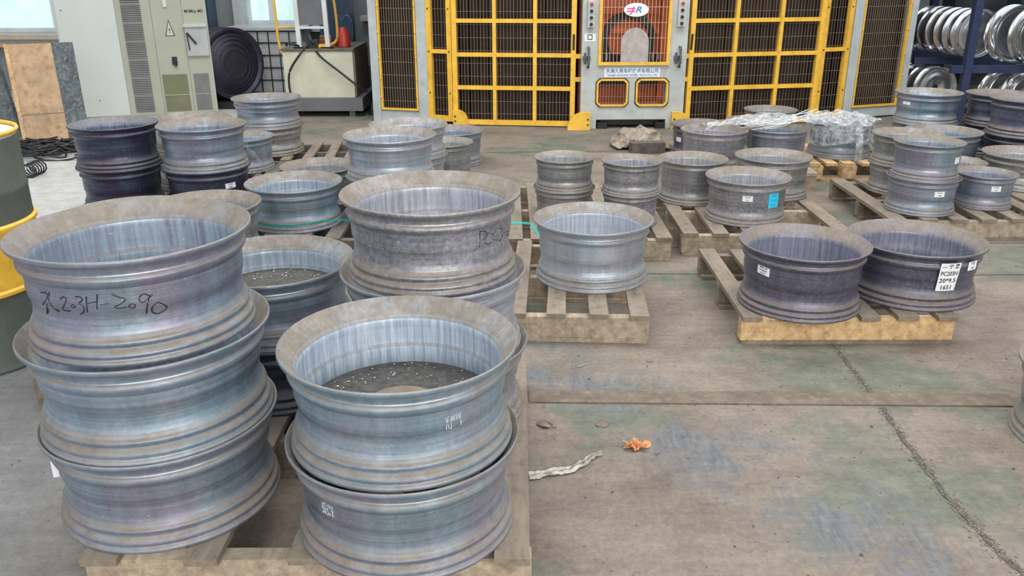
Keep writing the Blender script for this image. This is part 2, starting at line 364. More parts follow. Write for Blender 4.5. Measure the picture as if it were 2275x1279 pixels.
# long broken expansion joint
ck = [(1.31, 3.45), (1.305, 3.28), (1.30, 3.0), (1.292, 2.68), (1.27, 2.4), (1.256, 2.09), (1.268, 1.9), (1.287, 1.74), (1.30, 1.5)]
L, R_ = [], []
pts = []
for (x0, y0), (x1, y1) in zip(ck, ck[1:]):
    for k in range(14):
        t = k/14; pts.append(Vector((x0+(x1-x0)*t, y0+(y1-y0)*t, 0)))
for p in pts:
    q = p*14; off = noise.noise(q)*0.006; w = 0.004+0.013*abs(noise.noise(q*1.7+Vector((3, 1, 0))))+.004*abs(noise.noise(q*7))
    L.append(p+Vector((off+w, 0, 0.002))); R_.append(p+Vector((off-w, 0, 0.002)))
n = len(pts)
mb = MB().add(L+R_, [[i, i+1, n+i+1, n+i] for i in range(n-1)])
struct('trim_6', mb, GRIT)
def pebbles(mb, p, r):
    s = [random.uniform(.6, 1.3) for _ in range(3)]; a = random.uniform(0, 6)
    vs = []
    for (x, y, z) in [(1,0,0),(-1,0,0),(0,1,0),(0,-1,0),(0,0,1),(0,0,-1)]:
        v = Vector((x*s[0], y*s[1], z*s[2]*.6))*r; v.rotate(Matrix.Rotation(a, 3, 'Z')); vs.append(v+Vector(p))
    mb.add(vs, [(0,2,4),(2,1,4),(1,3,4),(3,0,4),(2,0,5),(1,2,5),(3,1,5),(0,3,5)])
mb = MB()
for i in range(1500):
    p = random.choice(pts); r = random.uniform(.0008, .0045)
    pebbles(mb, (p.x+random.gauss(0, .013), p.y+random.uniform(-.02, .02), r*.5), r)
tag(obj('rubble', mb, MUD, smooth=False), 'crumbled grit along the long crack in the floor', 'rubble', kind='stuff')
mb = MB()
KEEP = [(-1.1, 1.6, .1, 2.9), (-.1, 3.1, .7, 4.2), (.85, 3.1, 1.85, 4.1), (.85, 4.2, 1.85, 5.35), (-.1, 4.15, .85, 5.45), (2.05, 4.5, 3.1, 5.6), (-1.8, 2.6, -1.0, 3.3), (-1.8, 3.65, -1.1, 4.3), (-1.5, 4.2, -.3, 5.1), (-3, 2.5, -1.7, 3.6)]
for i in range(900):
    r = random.uniform(.0010, .0035)*random.choice([1, 1, 1.6]); x = random.uniform(-1.6, 2.6); y = random.uniform(1.5, 5.0)
    if any(a <= x <= c and b <= y <= d for a, b, c, d in KEEP): continue
    pebbles(mb, (x, y, r*.45), r)
tag(obj('grit', mb, paint('loose_grit', (0.10, 0.085, 0.07), 0.9, var=0.5, scale=60), smooth=False), 'scattered specks of grit and crumbs lying on the concrete floor', 'grit', kind='stuff')

# back wall with openings (thick), windows behind the shed
def wall_with_holes(name, x0, x1, y, z1, holes, mat, t=0.25):
    mb = MB(); xs = x0
    for (a, b, lo, hi) in holes:
        mb.box(((xs+a)/2, y+t/2, z1/2), (a-xs, t, z1))
        mb.box(((a+b)/2, y+t/2, lo/2), (b-a, t, lo)); mb.box(((a+b)/2, y+t/2, (hi+z1)/2), (b-a, t, z1-hi)); xs = b
    mb.box(((xs+x1)/2, y+t/2, z1/2), (x1-xs, t, z1)); struct(name, mb, mat)
wall_with_holes('wall_back', -9.5, 9.5, 10.9, 3.6, [(-7.8, -5.0, 0.70, 2.7), (-3.27, -2.35, 0.78, 2.7), (-1.72, -1.3, 0.90, 2.7)], WALL)
struct('wall_left', MB().box((-9.6, 5, 1.8), (0.2, 12, 3.6)), WALL)
struct('wall_right', MB().box((9.6, 5, 1.8), (0.2, 12, 3.6)), WALL)
def window(n, a, b, lo, hi, muls, y=10.98):
    r = obj('window_%d' % n, MB().box(((a+b)/2, y+0.06, (lo+hi)/2), (b-a-.06, 0.012, hi-lo-.06)), GLASS, None, False); r['kind'] = 'structure'
    f = MB()
    for x in [a+.03, b-.03] + muls: f.box((x, y, (lo+hi)/2), (0.06 if x in (a+.03, b-.03) else .05, .08, hi-lo))
    for z in (lo+.03, hi-.03, lo+1.1): f.box(((a+b)/2, y, z), (b-a, .075, .06))
    obj('window_frame', f, paint('window_frame_white', (.66, .70, .72), .5), r, False)
    obj('window_sill', MB().box(((a+b)/2, y-.13, lo-.03), (b-a+.2, .30, .06)), SILL if n == 1 else GREY, r, False)
window(1, -7.8, -5.0, .70, 2.7, [-7.1, -6.4, -5.62])
window(2, -3.27, -2.35, .78, 2.7, [-2.95, -2.62])
window(3, -1.72, -1.3, .90, 2.7, [-1.5])
mb = MB()
for i in range(900):
    a = Vector((random.gauss(-2.9, .35), random.uniform(12.6, 13.6), random.uniform(.4, 2.7)))
    d = Vector((random.uniform(-1, 1), random.uniform(-1, 1), random.uniform(-1, 1))).normalized()*.09; e = d.orthogonal().normalized()*.04
    mb.add([a-d, a+e, a+d, a-e], [(0, 1, 2, 3)])
t = thing('bush', 'yellow green leafy bush seen outside through the window', 'bush', (-2.9, 13.1, 0))
obj('foliage', mb, FOL, t, False, world=True, fix=False)
obj('stem', MB().tube([(-2.9, 13.1, 0), (-2.88, 13.1, 1.0), (-2.9, 13.1, 1.9)], .03), W_DARK, t, world=True)
struct('trim_7', MB().box((-5.35, 10.82, 0.60), (3.6, 0.12, 0.11)), SILL)
struct('trim_8', MB().box((-3.62, 10.35, 1.5), (0.30, 0.30, 3.0)), TEALD)
struct('trim_9', MB().box((-2.02, 10.3, 1.5), (0.36, 0.26, 3.0)), TEALD)
struct('trim_10', MB().box((-3.30, 10.82, 1.5), (0.12, 0.12, 3.0)), GREYB)

# ------------------------------------------------------------------ pallets
def pallet(x0, y0, W, L, label, ang=0, slats=6, slat_w=0.085, mat=W_MID, deck=None, blocks=False, jitter=.006, skip=(), zt=.13, front=None, cut=None):
    """x0,y0 is the front left corner; slats run away from the viewer"""
    t = thing('wooden_pallet', label, 'pallet', (x0, y0, 0), math.radians(ang), 'wooden pallets under the wheel rims')
    deck = deck or mat; th = .020
    for i in range(slats):
        if i in skip: continue
        x = slat_w/2 + (W-slat_w)*i/(slats-1); e = random.uniform(-jitter, jitter); l0 = cut.get(i, 0) if cut else 0
        a = (x+e, -.012+random.uniform(-.012, .006)+l0, zt-th/2-random.uniform(0, .002)); b = (x-e, L+random.uniform(-.01, .012), zt-th/2-random.uniform(0, .002))
        obj('slat', MB().bar(a, b, slat_w*random.uniform(.93, 1.05), th), deck, t, False)
    for k, y in enumerate((.028, L/2, L-.028)):
        m = front if (front and k == 0) else mat
        if blocks:
            for x in (.05, W/2, W-.05): obj('block', MB().box((x, y, (zt-th+.018)/2+.0), (.1, .09, zt-th-.018-.001)), m, t, False)
        else: obj('stringer', MB().bar((0, y, (zt-th+.018)/2), (W, y, (zt-th+.018)/2), .045, zt-th-.020), m, t, False)
    for y in (.05, L/2, L-.05):
        obj('bottom_board', MB().box((W/2, y, .009), (W-.01, .09, .018)), mat, t, False)
    return t
pallet(-1.03, 1.670, 1.075, 1.14, 'large front pallet under the three tall foreground stacks of rims', 0, 5, .085, W_OLD, W_OLD, front=W_MID)
pallet(-.02, 3.185, .575, .98, 'short pallet with open slats under the single pale blue rim', -3, 4, .075, W_MID, W_OLD, front=W_MID)
pallet(.925, 3.14, .86, .86, 'pallet with clean orange front beam under two violet grey rims', 0, 6, .08, W_OLD, W_OLD, front=W_NEW)
pallet(.90, 4.28, .90, .98, 'splintered pallet under the three rims, one with a cyan sticker', 0, 6, .085, W_MID, W_OLD, front=W_MID, skip=(4,))
pallet(-.03, 4.20, .86, 1.2, 'pallet under the two small two-rim stacks in the middle', 0, 7, .085, W_MID, W_OLD)
pallet(2.10, 4.53, .92, .95, 'pallet at right under the two-rim stack with paper tags', 0, 6, .09, W_OLD, W_OLD, front=W_MID)
pallet(3.06, 4.93, .9, .58, 'pallet at the right edge under a grey single rim', 0, 5, .09, W_OLD)
pallet(2.725, 5.60, 1.22, 1.2, 'rear right pallet under the tall dark rim stacks', 0, 8, .09, W_OLD)
pallet(2.12, 5.965, .58, .80, 'orange brown pallet under the film wrapped rim', 0, 5, .085, W_NEW, W_NEW, blocks=True)
pallet(1.13, 5.66, .95, .66, 'pallet under the two mottled rims beneath loose plastic film', 0, 6, .085, W_MID)
pallet(-1.47, 4.22, 1.08, .78, 'dark pallet under the blue grey rims in the middle left', 0, 7, .085, W_DARK)
pallet(-.95, 5.08, .60, .66, 'dark pallet hidden behind the pale two-rim stack', 0, 5, .085, W_DARK)
pallet(-2.16, 6.10, 1.0, .68, 'nearly empty dark pallet with bare slats left of the pale stack', 4, 7, .07, W_DARK, W_OLD)
pallet(-2.55, 4.60, 1.06, 1.05, 'dark pallet under the violet rim stacks at left', 0, 7, .085, W_DARK)
pallet(-2.14, 5.69, .54, .38, 'small dark pallet under the teal rim behind the violet stacks', 0, 5, .085, W_DARK)
pallet(-1.76, 3.70, .58, .47, 'small pallet under the dull rim behind the tall left stack', 0, 5, .085, W_OLD)
pallet(-1.68, 2.66, .60, .60, 'small pallet hidden behind the tall left foreground stack', 0, 5, .085, W_OLD)

# ------------------------------------------------------------------ wheel rims
def barrel_r(z, h, R):
    """outer barrel radius at local height z"""
    s = R/.27; lo, hi = .128*s, h-.066*s
    if z <= .118*s: return R*.872
    return R*(.885+(.895-.885)*min(1, max(0, (z-lo)/(hi-lo))))
def rim(R, h, label, loc, mat=BLUE, group=None, rot=0.0, seg=72, tilt=None, s=None):
    t = thing('wheel_rim', label, 'wheel rim', loc, 0, group)
    if tilt: t.rotation_euler = (tilt[0], tilt[1], 0); WM[t.name] = Matrix.LocRotScale(Vector(loc), t.rotation_euler.to_matrix(), None)
    s = s or R/.27
    P = lambda L: [(r*R, z) for r, z in L]
    H = h
    top = P([(1.0, H-.003*s), (1.0, H-.009*s), (.990, H-.0125*s), (.962, H-.015*s), (.935, H-.021*s), (.918, H-.029*s), (.912, H-.036*s), (.914, H-.040*s), (.928, H-.043*s), (.936, H-.048*s), (.937, H-.053*s), (.930, H-.058*s), (.908, H-.064*s), (.896, H-.070*s),
            (.850, H-.070*s), (.846, H-.058*s), (.850, H-.048*s), (.868, H-.038*s), (.905, H-.026*s), (.945, H-.014*s), (.975, H-.004*s), (.988, H), (.996, H-.0005)])
    bar_ = P([(.8955, H-.0695*s), (.895, H-.074*s), (.892, H-.078*s), (.893, H*.58), (.887, .128*s), (.884, .124*s), (.871, .118*s), (.868, .104*s), (.866, .092*s), (.868, .086*s), (.836, .086*s), (.834, .098*s), (.838, .115*s), (.850, .125*s), (.853, H*.6), (.8505, H-.0695*s)])
    bot = P([(.868, .0865*s), (.872, .078*s), (.882, .068*s), (.897, .059*s), (.911, .053*s), (.914, .050*s), (.912, .046*s), (.903, .042*s), (.902, .038*s), (.912, .034*s), (.928, .031*s), (.938, .026*s), (.940, .021*s), (.933, .0175*s), (.936, .014*s), (.946, .010*s), (.952, .006*s), (.951, .001*s), (.947, 0),
            (.912, 0), (.905, .010*s), (.890, .026*s), (.868, .044*s), (.842, .064*s), (.836, .0865*s)])
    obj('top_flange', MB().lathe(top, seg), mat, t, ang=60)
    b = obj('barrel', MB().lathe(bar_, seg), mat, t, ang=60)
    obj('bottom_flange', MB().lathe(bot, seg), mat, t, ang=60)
    t['h'] = h; t['R'] = R; del t['h'], t['R']
    return t, b
def cyl(a, z, r): return Vector((r*math.cos(a), r*math.sin(a), z))
def label_on(b, R, h, ac, zc, wa, hz, lines=(), mat=WHITE, name='paper_label', lab='white printed paper label', skew=0.0, ink=BLACK, rad=0.893, lean=0.0):
    """curved sheet on the barrel: centre angle ac (deg), width wa (deg), centre height zc"""
    ac = math.radians(ac); wa = math.radians(wa); rr = max(barrel_r(zc, h, R), R*rad)+.0008
    def P(u, v):
        a = ac+(u-.5)*wa; z = zc+(v-.5)*hz+skew*(u-.5)
        return cyl(a, z, rr+lean*v)
    mb = MB().grid(P, 8, 3); base = [v.copy() for v in mb.v]
    p = obj(name, mb, mat, b, False); p['label'] = lab
    sd = p.modifiers.new('thickness', 'SOLIDIFY'); sd.thickness = .0005; sd.offset = 1
    if lines:
        tb = MB(); nl = len(lines)
        for i, (tx, sz) in enumerate(lines):
            vs, fs = text_mesh(tx, sz)
            zz = zc+hz*(.5-(i+.5)/nl)
            if not vs: continue
            w = max(v.x for v in vs)-min(v.x for v in vs); k = min(1.0, .84*rr*wa/max(w, 1e-5))
            tb.add([cyl(ac+v.x*k/rr, zz+v.y+skew*(v.x*k/rr/wa), rr+.0014+lean*((zz+v.y-zc)/hz+.5)) for v in vs], fs)
        obj('print', tb, ink, p, False, fix=False)
    return p
def ticks(b, R, h, ac, zc, wa, hz, rows=3, n=7, mat=CHALK, name='stencilled_marks', lab='faint pale stencilled marks'):
    mb = MB(); ac = math.radians(ac); wa = math.radians(wa); rr = R*.8945+.0006
    for r in range(rows):
        z0 = zc+hz*(.5-(r+.5)/rows)
        for i in range(n):
            if random.random() < .2: continue
            a = ac+wa*((i+.5)/n-.5); q = wa/n*.3; e = hz/rows*.36
            st = random.choice([[(-1, -1), (-1, 1), (1, 1)], [(-1, 1), (1, -1)], [(-1, -1), (1, -1), (1, 1)], [(-1, 0), (1, 0)], [(0, -1), (0, 1)]])
            mb.tube([cyl(a+x*q, z0+y*e, rr) for x, y in st], .0009, 4)
    p = obj(name, mb, mat, b, False); p['label'] = lab
def stack(x, y, zb, H, radii, labels, mats, group, rots=None, seg=72, extra=.006, shift=()):
    """rims from the bottom up"""
    out = []
    for i, R in enumerate(radii):
        dx, dy = shift[i] if shift else (0, 0)
        out.append(rim(R, H+extra, labels[i], (x+dx, y+dy, zb+H*i), mats[i], group, seg=seg)+(R, H+extra))
    return out
ZP = .131
# --- foreground left stack (three)
Ls = stack(-.9052, 1.9405, ZP, .2426, [.288, .2933, .2729],
    ['bottom rim of the tall left foreground stack, small white tag at its left',
     'middle rim of the tall left foreground stack, blue grey with no writing',
     'top left foreground rim with black handwriting across its violet grey side'], [LAV, BLUE, LAV], 'left foreground stack of rims', seg=128)
LW=[[(-2.104,.1603),(-2.033,.1618),(-2.025,.1523),(-2.126,.1294)],[(-2.055,.1361),(-2.116,.1081)],[(-1.983,.1654),(-2.012,.1479),(-1.989,.129),(-1.919,.1222)],[(-1.873,.1526),(-1.829,.1596),(-1.804,.1543),(-1.839,.1404),(-1.874,.1279),(-1.793,.1267)],[(-1.75,.1439),(-1.768,.1387),(-1.75,.1357),(-1.725,.141),(-1.75,.1439)],[(-1.707,.1624),(-1.655,.1613),(-1.655,.1532),(-1.687,.1464),(-1.65,.1402),(-1.66,.127),(-1.697,.1207)],[(-1.607,.1632),(-1.628,.1255)],[(-1.508,.1678),(-1.534,.1338)],[(-1.609,.1469),(-1.521,.1517)],[(-1.5,.1434),(-1.421,.1457)],[(-1.384,.1663),(-1.326,.1585),(-1.283,.1525),(-1.323,.1438),(-1.38,.1368),(-1.336,.1326),(-1.283,.1345)],[(-1.238,.1413),(-1.266,.134),(-1.227,.1304),(-1.209,.1371),(-1.238,.1413)],[(-1.08,.1532),(-1.117,.1591),(-1.153,.1573),(-1.173,.1489),(-1.152,.1408),(-1.107,.1462),(-1.055,.1554)],[(-1.079,.1548),(-1.107,.1363),(-1.134,.1108)],[(-1.025,.1357),(-1.072,.1263),(-1.08,.1134),(-1.029,.1075),(-.949,.1164),(-.981,.1283),(-1.025,.1357)]]
PW=[[(-.882,.1682),(-.886,.1207)],[(-.894,.1687),(-.785,.1612),(-.787,.1453),(-.873,.1406)],[(-.727,.1568),(-.786,.1499),(-.813,.133),(-.749,.124),(-.679,.1279)],[(-.706,.1492),(-.662,.15),(-.672,.1354),(-.624,.1279)],[(-.611,.1401),(-.567,.1421),(-.547,.1278),(-.605,.1272),(-.611,.1401)],[(-.549,.1571),(-.465,.1496),(-.532,.1399),(-.449,.1289),(-.522,.1182)],[(-.453,.1372),(-.357,.1332)],[(-.329,.1336),(-.248,.1305),(-.305,.123),(-.197,.1163)]]
def smooth_stroke(st, k=5):
    if len(st) < 3: return st
    out = []
    for i in range(len(st)-1):
        p0 = st[max(i-1, 0)]; p1 = st[i]; p2 = st[i+1]; p3 = st[min(i+2, len(st)-1)]
        for j in range(k):
            t = j/k
            out.append(tuple(.5*((2*p1[c])+(-p0[c]+p2[c])*t+(2*p0[c]-5*p1[c]+4*p2[c]-p3[c])*t*t+(-p0[c]+3*p1[c]-3*p2[c]+p3[c])*t**3) for c in (0, 1)))
    return out+[st[-1]]
def handwriting(b, R, h, W, lab, wd=.0016):
    mb = MB()
    for st in W: mb.tube([cyl(a, z, barrel_r(z, h, R)+.0003) for a, z in smooth_stroke(st)], wd, 6)
    p = obj('marker_writing', mb, BLACK, b); p['label'] = lab
handwriting(Ls[2][1], .2729, .2486, LW, 'black marker handwriting reading PC203H-2090')
tg = MB().grid(lambda u, v: cyl(math.radians(-157)+u*.05, .16+(v-.5)*.04, .2933*.895+.001+.030*u), 4, 3)
p = obj('paper_label', MB().grid(lambda u, v: cyl(math.radians(-141-6.5*u), .168+(v-.5)*.045-.014*u, .288*.895+.012*u*u+.001), 5, 3), WHITE, Ls[0][1], False); p['label'] = 'half peeled white paper label sticking out'
# --- foreground right stack (two)
Rs = stack(-.2683, 1.8292, ZP, .2421, [.2839, .2813],
    ['lower rim of the front centre two-rim stack, pale marks at left',
     'upper rim of the front centre stack, wide tan lip and dirty floor inside'], [LAV, BLUE], 'front centre stack of rims', seg=128)
ticks(Rs[1][1], .2813, .248, -56, .143, 9.5, .034, 2, 8)
ticks(Rs[0][1], .2839, .248, -127, .155, 9, .03, 3, 5)
def disc(parent, R, z, dome=True):
    pr = [(.0001, z+.016), (.05, z+.014), (.075, z+.009), (.09, z+.002), (.092, z)] if dome else [(.0001, z), (.1, z)]
    d = obj('inner_disc', MB().lathe([(R*.838, z-.006), (R*.838, z), (.11, z), (.0001, z), (.0001, z-.006)], 72, closed=True), GRIT, parent); d['label'] = 'dark gritty disc inside the rim'
    if dome: h_ = obj('hub_dome', MB().lathe(pr+[(.0001, z)], 48), MUD, d); h_['label'] = 'low brown dome at the middle'
disc(Rs[1][0], .2813, .074)
def crumbs(cx, cy, z, R, n, lab, a0=0, a1=2*PI):
    mb = MB()
    for i in range(n):
        a = random.uniform(a0, a1); r = R*math.sqrt(random.uniform(.35, 1)); q = random.uniform(.0012, .0035)
        pebbles(mb, (cx+r*math.cos(a), cy+r*math.sin(a), z+q*.5), q)
    tag(obj('foam_crumbs', mb, FOAM, smooth=False), lab, 'crumbs', kind='stuff')
crumbs(-.2683, 1.8292, ZP+.2421+.075, .225, 130, 'white foam crumbs on the dirty disc inside the front centre rim')
# --- P stack (three)
Ps = stack(-.2362, 2.4047, ZP, .2321, [.2838, .2769, .2623],
    ['bottom rim of the centre three-rim stack, mostly hidden behind the front stack',
     'middle rim of the centre three-rim stack, pale sides below the handwritten one',
     'top rim of the centre stack, mottled grey with black handwriting at right'], [MOTT, PALE, MOTT], 'centre stack of three rims', seg=112)
handwriting(Ps[2][1], .2623, .238, PW, 'black marker handwriting reading PC203-2', .0013)
# --- N stack
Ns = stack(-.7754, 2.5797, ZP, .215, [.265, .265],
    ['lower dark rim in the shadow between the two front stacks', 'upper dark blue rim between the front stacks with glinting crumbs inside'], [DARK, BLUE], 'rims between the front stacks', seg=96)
disc(Ns[1][0], .265, .11, False)
crumbs(-.7754, 2.5797, ZP+.215+.111, .215, 110, 'glinting white crumbs inside the dark blue rim between the stacks')
stack(-1.3615, 2.9328, ZP, .24, [.27, .27], ['lower rim hidden behind the tall left foreground stack', 'dusty rim whose rear lip shows just behind the top left foreground rim'], [GREYS, GREYS], 'rims behind the left stack')
stack(-1.4727, 3.958, ZP, .25, [.26], ['dull grey rim with lip tucked behind the handwritten left rim'], [GREYS], None)
# --- M
rim(.266, .2664+.004, 'single pale blue grey rim alone on the open slatted pallet', (.3616, 3.6343, ZP), PALE, seg=96)
# --- Q, S
tQ, bQ = rim(.2589, .2607+.003, 'violet grey rim nearest on the orange beam pallet, small tag at left', (1.192, 3.2922, ZP), VIOL, 'rims on the orange beam pallet', seg=96)
label_on(bQ, .2589, .263, -147.5, .180, 15, .034, [('SPEC 20', .011), ('PC203H', .011), ('8-24-01', .009)], skew=-.004)
tS, bS = rim(.2762, .2365+.003, 'violet grey rim with large white PC203H label', (1.709, 3.425, ZP), VIOL, 'rims on the orange beam pallet', seg=96)
label_on(bS, .2762, .2395, -83.5, .148, 18.5, .122, [('— 宁 恩', .022), ('PC203H', .026), ('20*9.5', .026), ('1651', .026)], lab='large white label reading PC203H 20*9.5 1651', lean=.0165)
label_on(bS, .2762, .2395, -59, .186, 12, .036, [('宁恩', .012), ('2022', .010)], rad=.9375)
# --- B group
stack(-1.1844, 4.5145, ZP, .2211, [.2611], ['blue grey single rim with green strap round its foot, centre left'], [BLUE], 'rims on the dark centre left pallet', seg=96)
stack(-1.2372, 5.3789, 0, .25, [.25], ['grey rim behind the green strapped rim'], [GREYS], None)
stack(-.6757, 4.6848, ZP, .222, [.254, .2572], ['lower rim under the pale blue rim, only its lip showing', 'pale blue rim on top of a two-rim stack behind the centre stack'], [PALE, PALE], 'rims on the dark centre left pallet', seg=96)
stack(-.6593, 5.4282, ZP, .187, [.25, .25], ['lower rim of the rear pale pair, behind the pale blue stack', 'upper rim of the rear pale pair with bright inner wall'], [PALE, PALE], 'rear pale pair of rims')
stack(-.4661, 6.638, 0, .25, [.25], ['light grey rim farthest back in the middle, near the yellow fence'], [LAV], None)
stack(-.4726, 6.0534, 0, .27, [.20], ['small dark banded rim in front of the farthest middle rim'], [GREYS], None)
# --- C group
Cs = stack(-2.292, 4.9007, ZP, .237, [.2373, .2435], ['lower rim of the leftmost dark violet stack', 'upper rim of the leftmost dark violet stack'], [DARK, DARK], 'dark violet rims at left', seg=80)
C2 = stack(-1.7731, 4.8679, ZP, .2362, [.2467, .2492], ['lower rim of the second dark stack, small white tag low on its side', 'upper teal grey rim of the second dark stack'], [DARK, LAV], 'dark violet rims at left', seg=80)
label_on(C2[0][1], .2467, .242, -39, .150, 17, .03, [('PC203', .011), ('0808', .010)])
stack(-2.0377, 5.404, ZP, .21, [.2549, .2549], ['hidden lower rim between and behind the two dark stacks', 'rim whose flat lip shows between and behind the two dark stacks'], [GREYS, GREYS], 'dark violet rims at left')
stack(-1.8342, 6.4378, ZP, .202, [.2576, .2558], ['lower rim of the far left two-rim stack near the hydraulic unit', 'upper rim of the far left two-rim stack in front of the dark stored rims'], [GREYS, LAV], 'far left stack by the hydraulic unit')
stack(-1.8683, 5.8535, ZP, .22, [.22], ['dark teal rim peeking out between the dark stacks and the far left stack'], [BLUE], None)
# --- D group
stack(.2925, 4.6157, ZP, .1653, [.1726, .1691], ['lower small rim of the left small stack in the middle', 'upper small rim of the left small stack, greenish lip'], [GREYS, GREYS], 'two small rim stacks in the middle')
stack(.646, 4.496, ZP, .1682, [.1593, .1651], ['lower small rim of the right small stack in the middle', 'upper small rim of the right small stack, mottled side'], [MOTT, MOTT], 'two small rim stacks in the middle')
# --- E group
stack(1.08, 4.985, ZP, .245, [.205], ['deep grey rim left behind the cyan stickered rim'], [GREYS], 'three rims on the splintered pallet', extra=.003)
tE, bE = rim(.2305, .2376, 'deep pale rim with cyan sticker and small white label', (1.3, 4.575, ZP), MOTT, 'three rims on the splintered pallet')
label_on(bE, .2305, .2376, -103.5, .155, 15, .03, [('PC105', .010), ('16.5', .009)])
label_on(bE, .2305, .2376, -62, .140, 19, .078, [('20*9.0', .014), ('PC105', .013), ('8-275', .012)], CYAN, 'cyan_label', 'bright cyan printed sticker', ink=paint('cyan_ink', (.02, .30, .55), .6))
stack(1.5947, 5.1104, ZP, .2299, [.2296], ['deep grey rim right behind the cyan stickered rim'], [GREYS], 'three rims on the splintered pallet')
# --- F group
stack(1.418, 5.9301, ZP, .2447, [.234], ['mottled blue grey rim with plastic film bunched on its lip'], [MOTT], 'rims under loose plastic film')
F0 = stack(1.5418, 6.8837, 0, .25, [.25], ['violet rim tucked behind the film topped mottled rim, white tag on it'], [VIOL], None)
label_on(F0[0][1], .25, .256, -154, .145, 15, .034, [('8', .014)])
stack(1.8804, 6.0048, ZP, .24, [.22], ['violet grey rim under film, right of the mottled rim'], [LAV], 'rims under loose plastic film')
stack(2.31, 7.6289, 0, .25, [.2331], ['farthest grey rim standing right before the yellow fence'], [GREYS], None)
stack(2.0307, 7.0594, 0, .25, [.25], ['pinkish grey lipped rim just before the farthest one'], [GREYS], None)
stack(2.4353, 6.2746, ZP, .2421, [.2421], ['rim wrapped in clear plastic film on the orange brown pallet'], [BLUE], None)
# --- G group
G1 = stack(3.1002, 6.3965, ZP, .2168, [.2352, .2352], ['lower hidden rim of the rear right stack', 'upper blue grey rim of the rear right stack beside the cage end'], [LAV, BLUE], 'rear right rim stacks')
label_on(G1[1][1], .2352, .2228, -157, .150, 18, .022, [('PC', .010)])
stack(3.585, 6.30, ZP, .217, [.235, .235], ['lower rim of the dark stack below the blue rack', 'upper dark violet rim below the blue rack post'], [DARK, VIOL], 'rear right rim stacks')
stack(3.50, 5.79, ZP, .235, [.25, .25], ['lower dark rim at the right edge under the violet one', 'upper violet grey rim at the right edge of the view'], [DARK, VIOL], 'rear right rim stacks')
stack(2.9666, 5.8206, ZP, .25, [.25], ['open violet grey rim behind the tagged right stack'], [LAV], None)
stack(2.4249, 5.1753, ZP, .175, [.21, .21], ['lower grey rim of the pair left behind the tagged stack', 'upper grey rim of the pair left behind the tagged stack'], [GREYS, GREYS], 'pair behind the tagged right stack')
G6 = stack(2.3445, 4.7354, ZP, .194, [.1988, .1893], ['lower rim of the tagged right stack, white tag on its front', 'upper rim of the tagged right stack, slightly askew'], [LAV, LAV], 'tagged two-rim stack at right', seg=80)
label_on(G6[0][1], .1988, .2, -84, .128, 19, .03, [('PC160', .009), ('16*8', .009)]); label_on(G6[1][1], .1893, .2, -52, .114, 16, .034, [('PC', .010), ('16', .010)])
G8 = rim(.1691, .19, 'low rim with white tag beside the tagged right stack', (2.7541, 4.8347, ZP), LAV)
label_on(G8[1], .1691, .19, -94, .125, 20, .03, [('PC160', .009), ('16*7', .009)])
stack(2.8069, 5.3056, ZP, .15, [.19], ['shallow reddish dusted rim between the right single rims'], [GREYS], None)
stack(3.2515, 5.3116, ZP, .1977, [.2499], ['wide plain grey rim at the right edge before the dark stack'], [GREYS], None)
stack(1.8916, 2.4041, 0, .25, [.26], ['rim just entering the view at the right edge near the front'], [GREYS], None)

# ------------------------------------------------------------------ machine enclosure
enc = thing('machine_enclosure', 'grey and yellow caged machine enclosure along the back', 'machine', (.15, 8.4, 0))
ZT = 2.35
class Pl:
    """vertical plane frame through p0 -> p1"""
    def __init__(s, p0, p1):
        s.a = Vector((p0[0], p0[1], 0)); s.d = Vector((p1[0]-p0[0], p1[1]-p0[1], 0)); s.L = s.d.length; s.d.normalize(); s.n = Vector((s.d.y, -s.d.x, 0))
    def p(s, u, z, o=0): return s.a+s.d*u+s.n*o+Vector((0, 0, z))
def rect_bars(mb, pl, u0, u1, z0, z1, w, t=.04, o=0):
    mb.bar(pl.p(u0+w/2, z0, o), pl.p(u0+w/2, z1, o), w, t, pl.n); mb.bar(pl.p(u1-w/2, z0, o), pl.p(u1-w/2, z1, o), w, t, pl.n)
    mb.bar(pl.p(u0+w, z0+w/2, o), pl.p(u1-w, z0+w/2, o), t, w, (0, 0, 1)); mb.bar(pl.p(u0+w, z1-w/2, o), pl.p(u1-w, z1-w/2, o), t, w, (0, 0, 1))
def wires(pl, u0, u1, z0, z1, du, dz, w=.0034, o=-.012, off=0):
    mb = MB(); n = max(1, round((u1-u0)/du))
    for i in range(1, n): u = u0+(u1-u0)*i/n; mb.bar(pl.p(u, z0, o), pl.p(u, z1, o), w, w, pl.n)
    z = z0+dz*.7+off
    while z < z1: mb.bar(pl.p(u0, z, o-.004), pl.p(u1, z, o-.004), w*.9, w*.9); z += dz
    return mb
def bolts(mb, pl, pts, r=.007, o=.022):
    for u, z in pts: mb.bar(pl.p(u-r, z, o), pl.p(u+r, z, o), .006, 2*r)
def sliding_door(p0, p1, vert, rows, name='sliding_door', zb=.01):
    pl = Pl(p0, p1); L = pl.L; fr = MB(); rect_bars(fr, pl, 0, L, zb, ZT, .045, .045)
    for u in vert: fr.bar(pl.p(u*L, zb, 0), pl.p(u*L, ZT, 0), .034, .04, pl.n)
    for z in rows: fr.bar(pl.p(.04, z, 0), pl.p(L-.04, z, 0), .038, .036)
    d = obj(name, fr, YEL, enc, False, world=True)
    obj('wire_mesh', wires(pl, .02, L-.02, zb+.02, ZT-.02, .0315, .118), WIRE, d, False, world=True)
    return d, pl
ROWS = [.362, .668, .975, 1.28, 1.59, 1.9]
dl, pll = sliding_door((-.56, 8.335), (.605, 8.185), (.345, .672), ROWS)
dr, plr = sliding_door((1.655, 8.175), (2.965, 8.405), (.34, .675), ROWS)
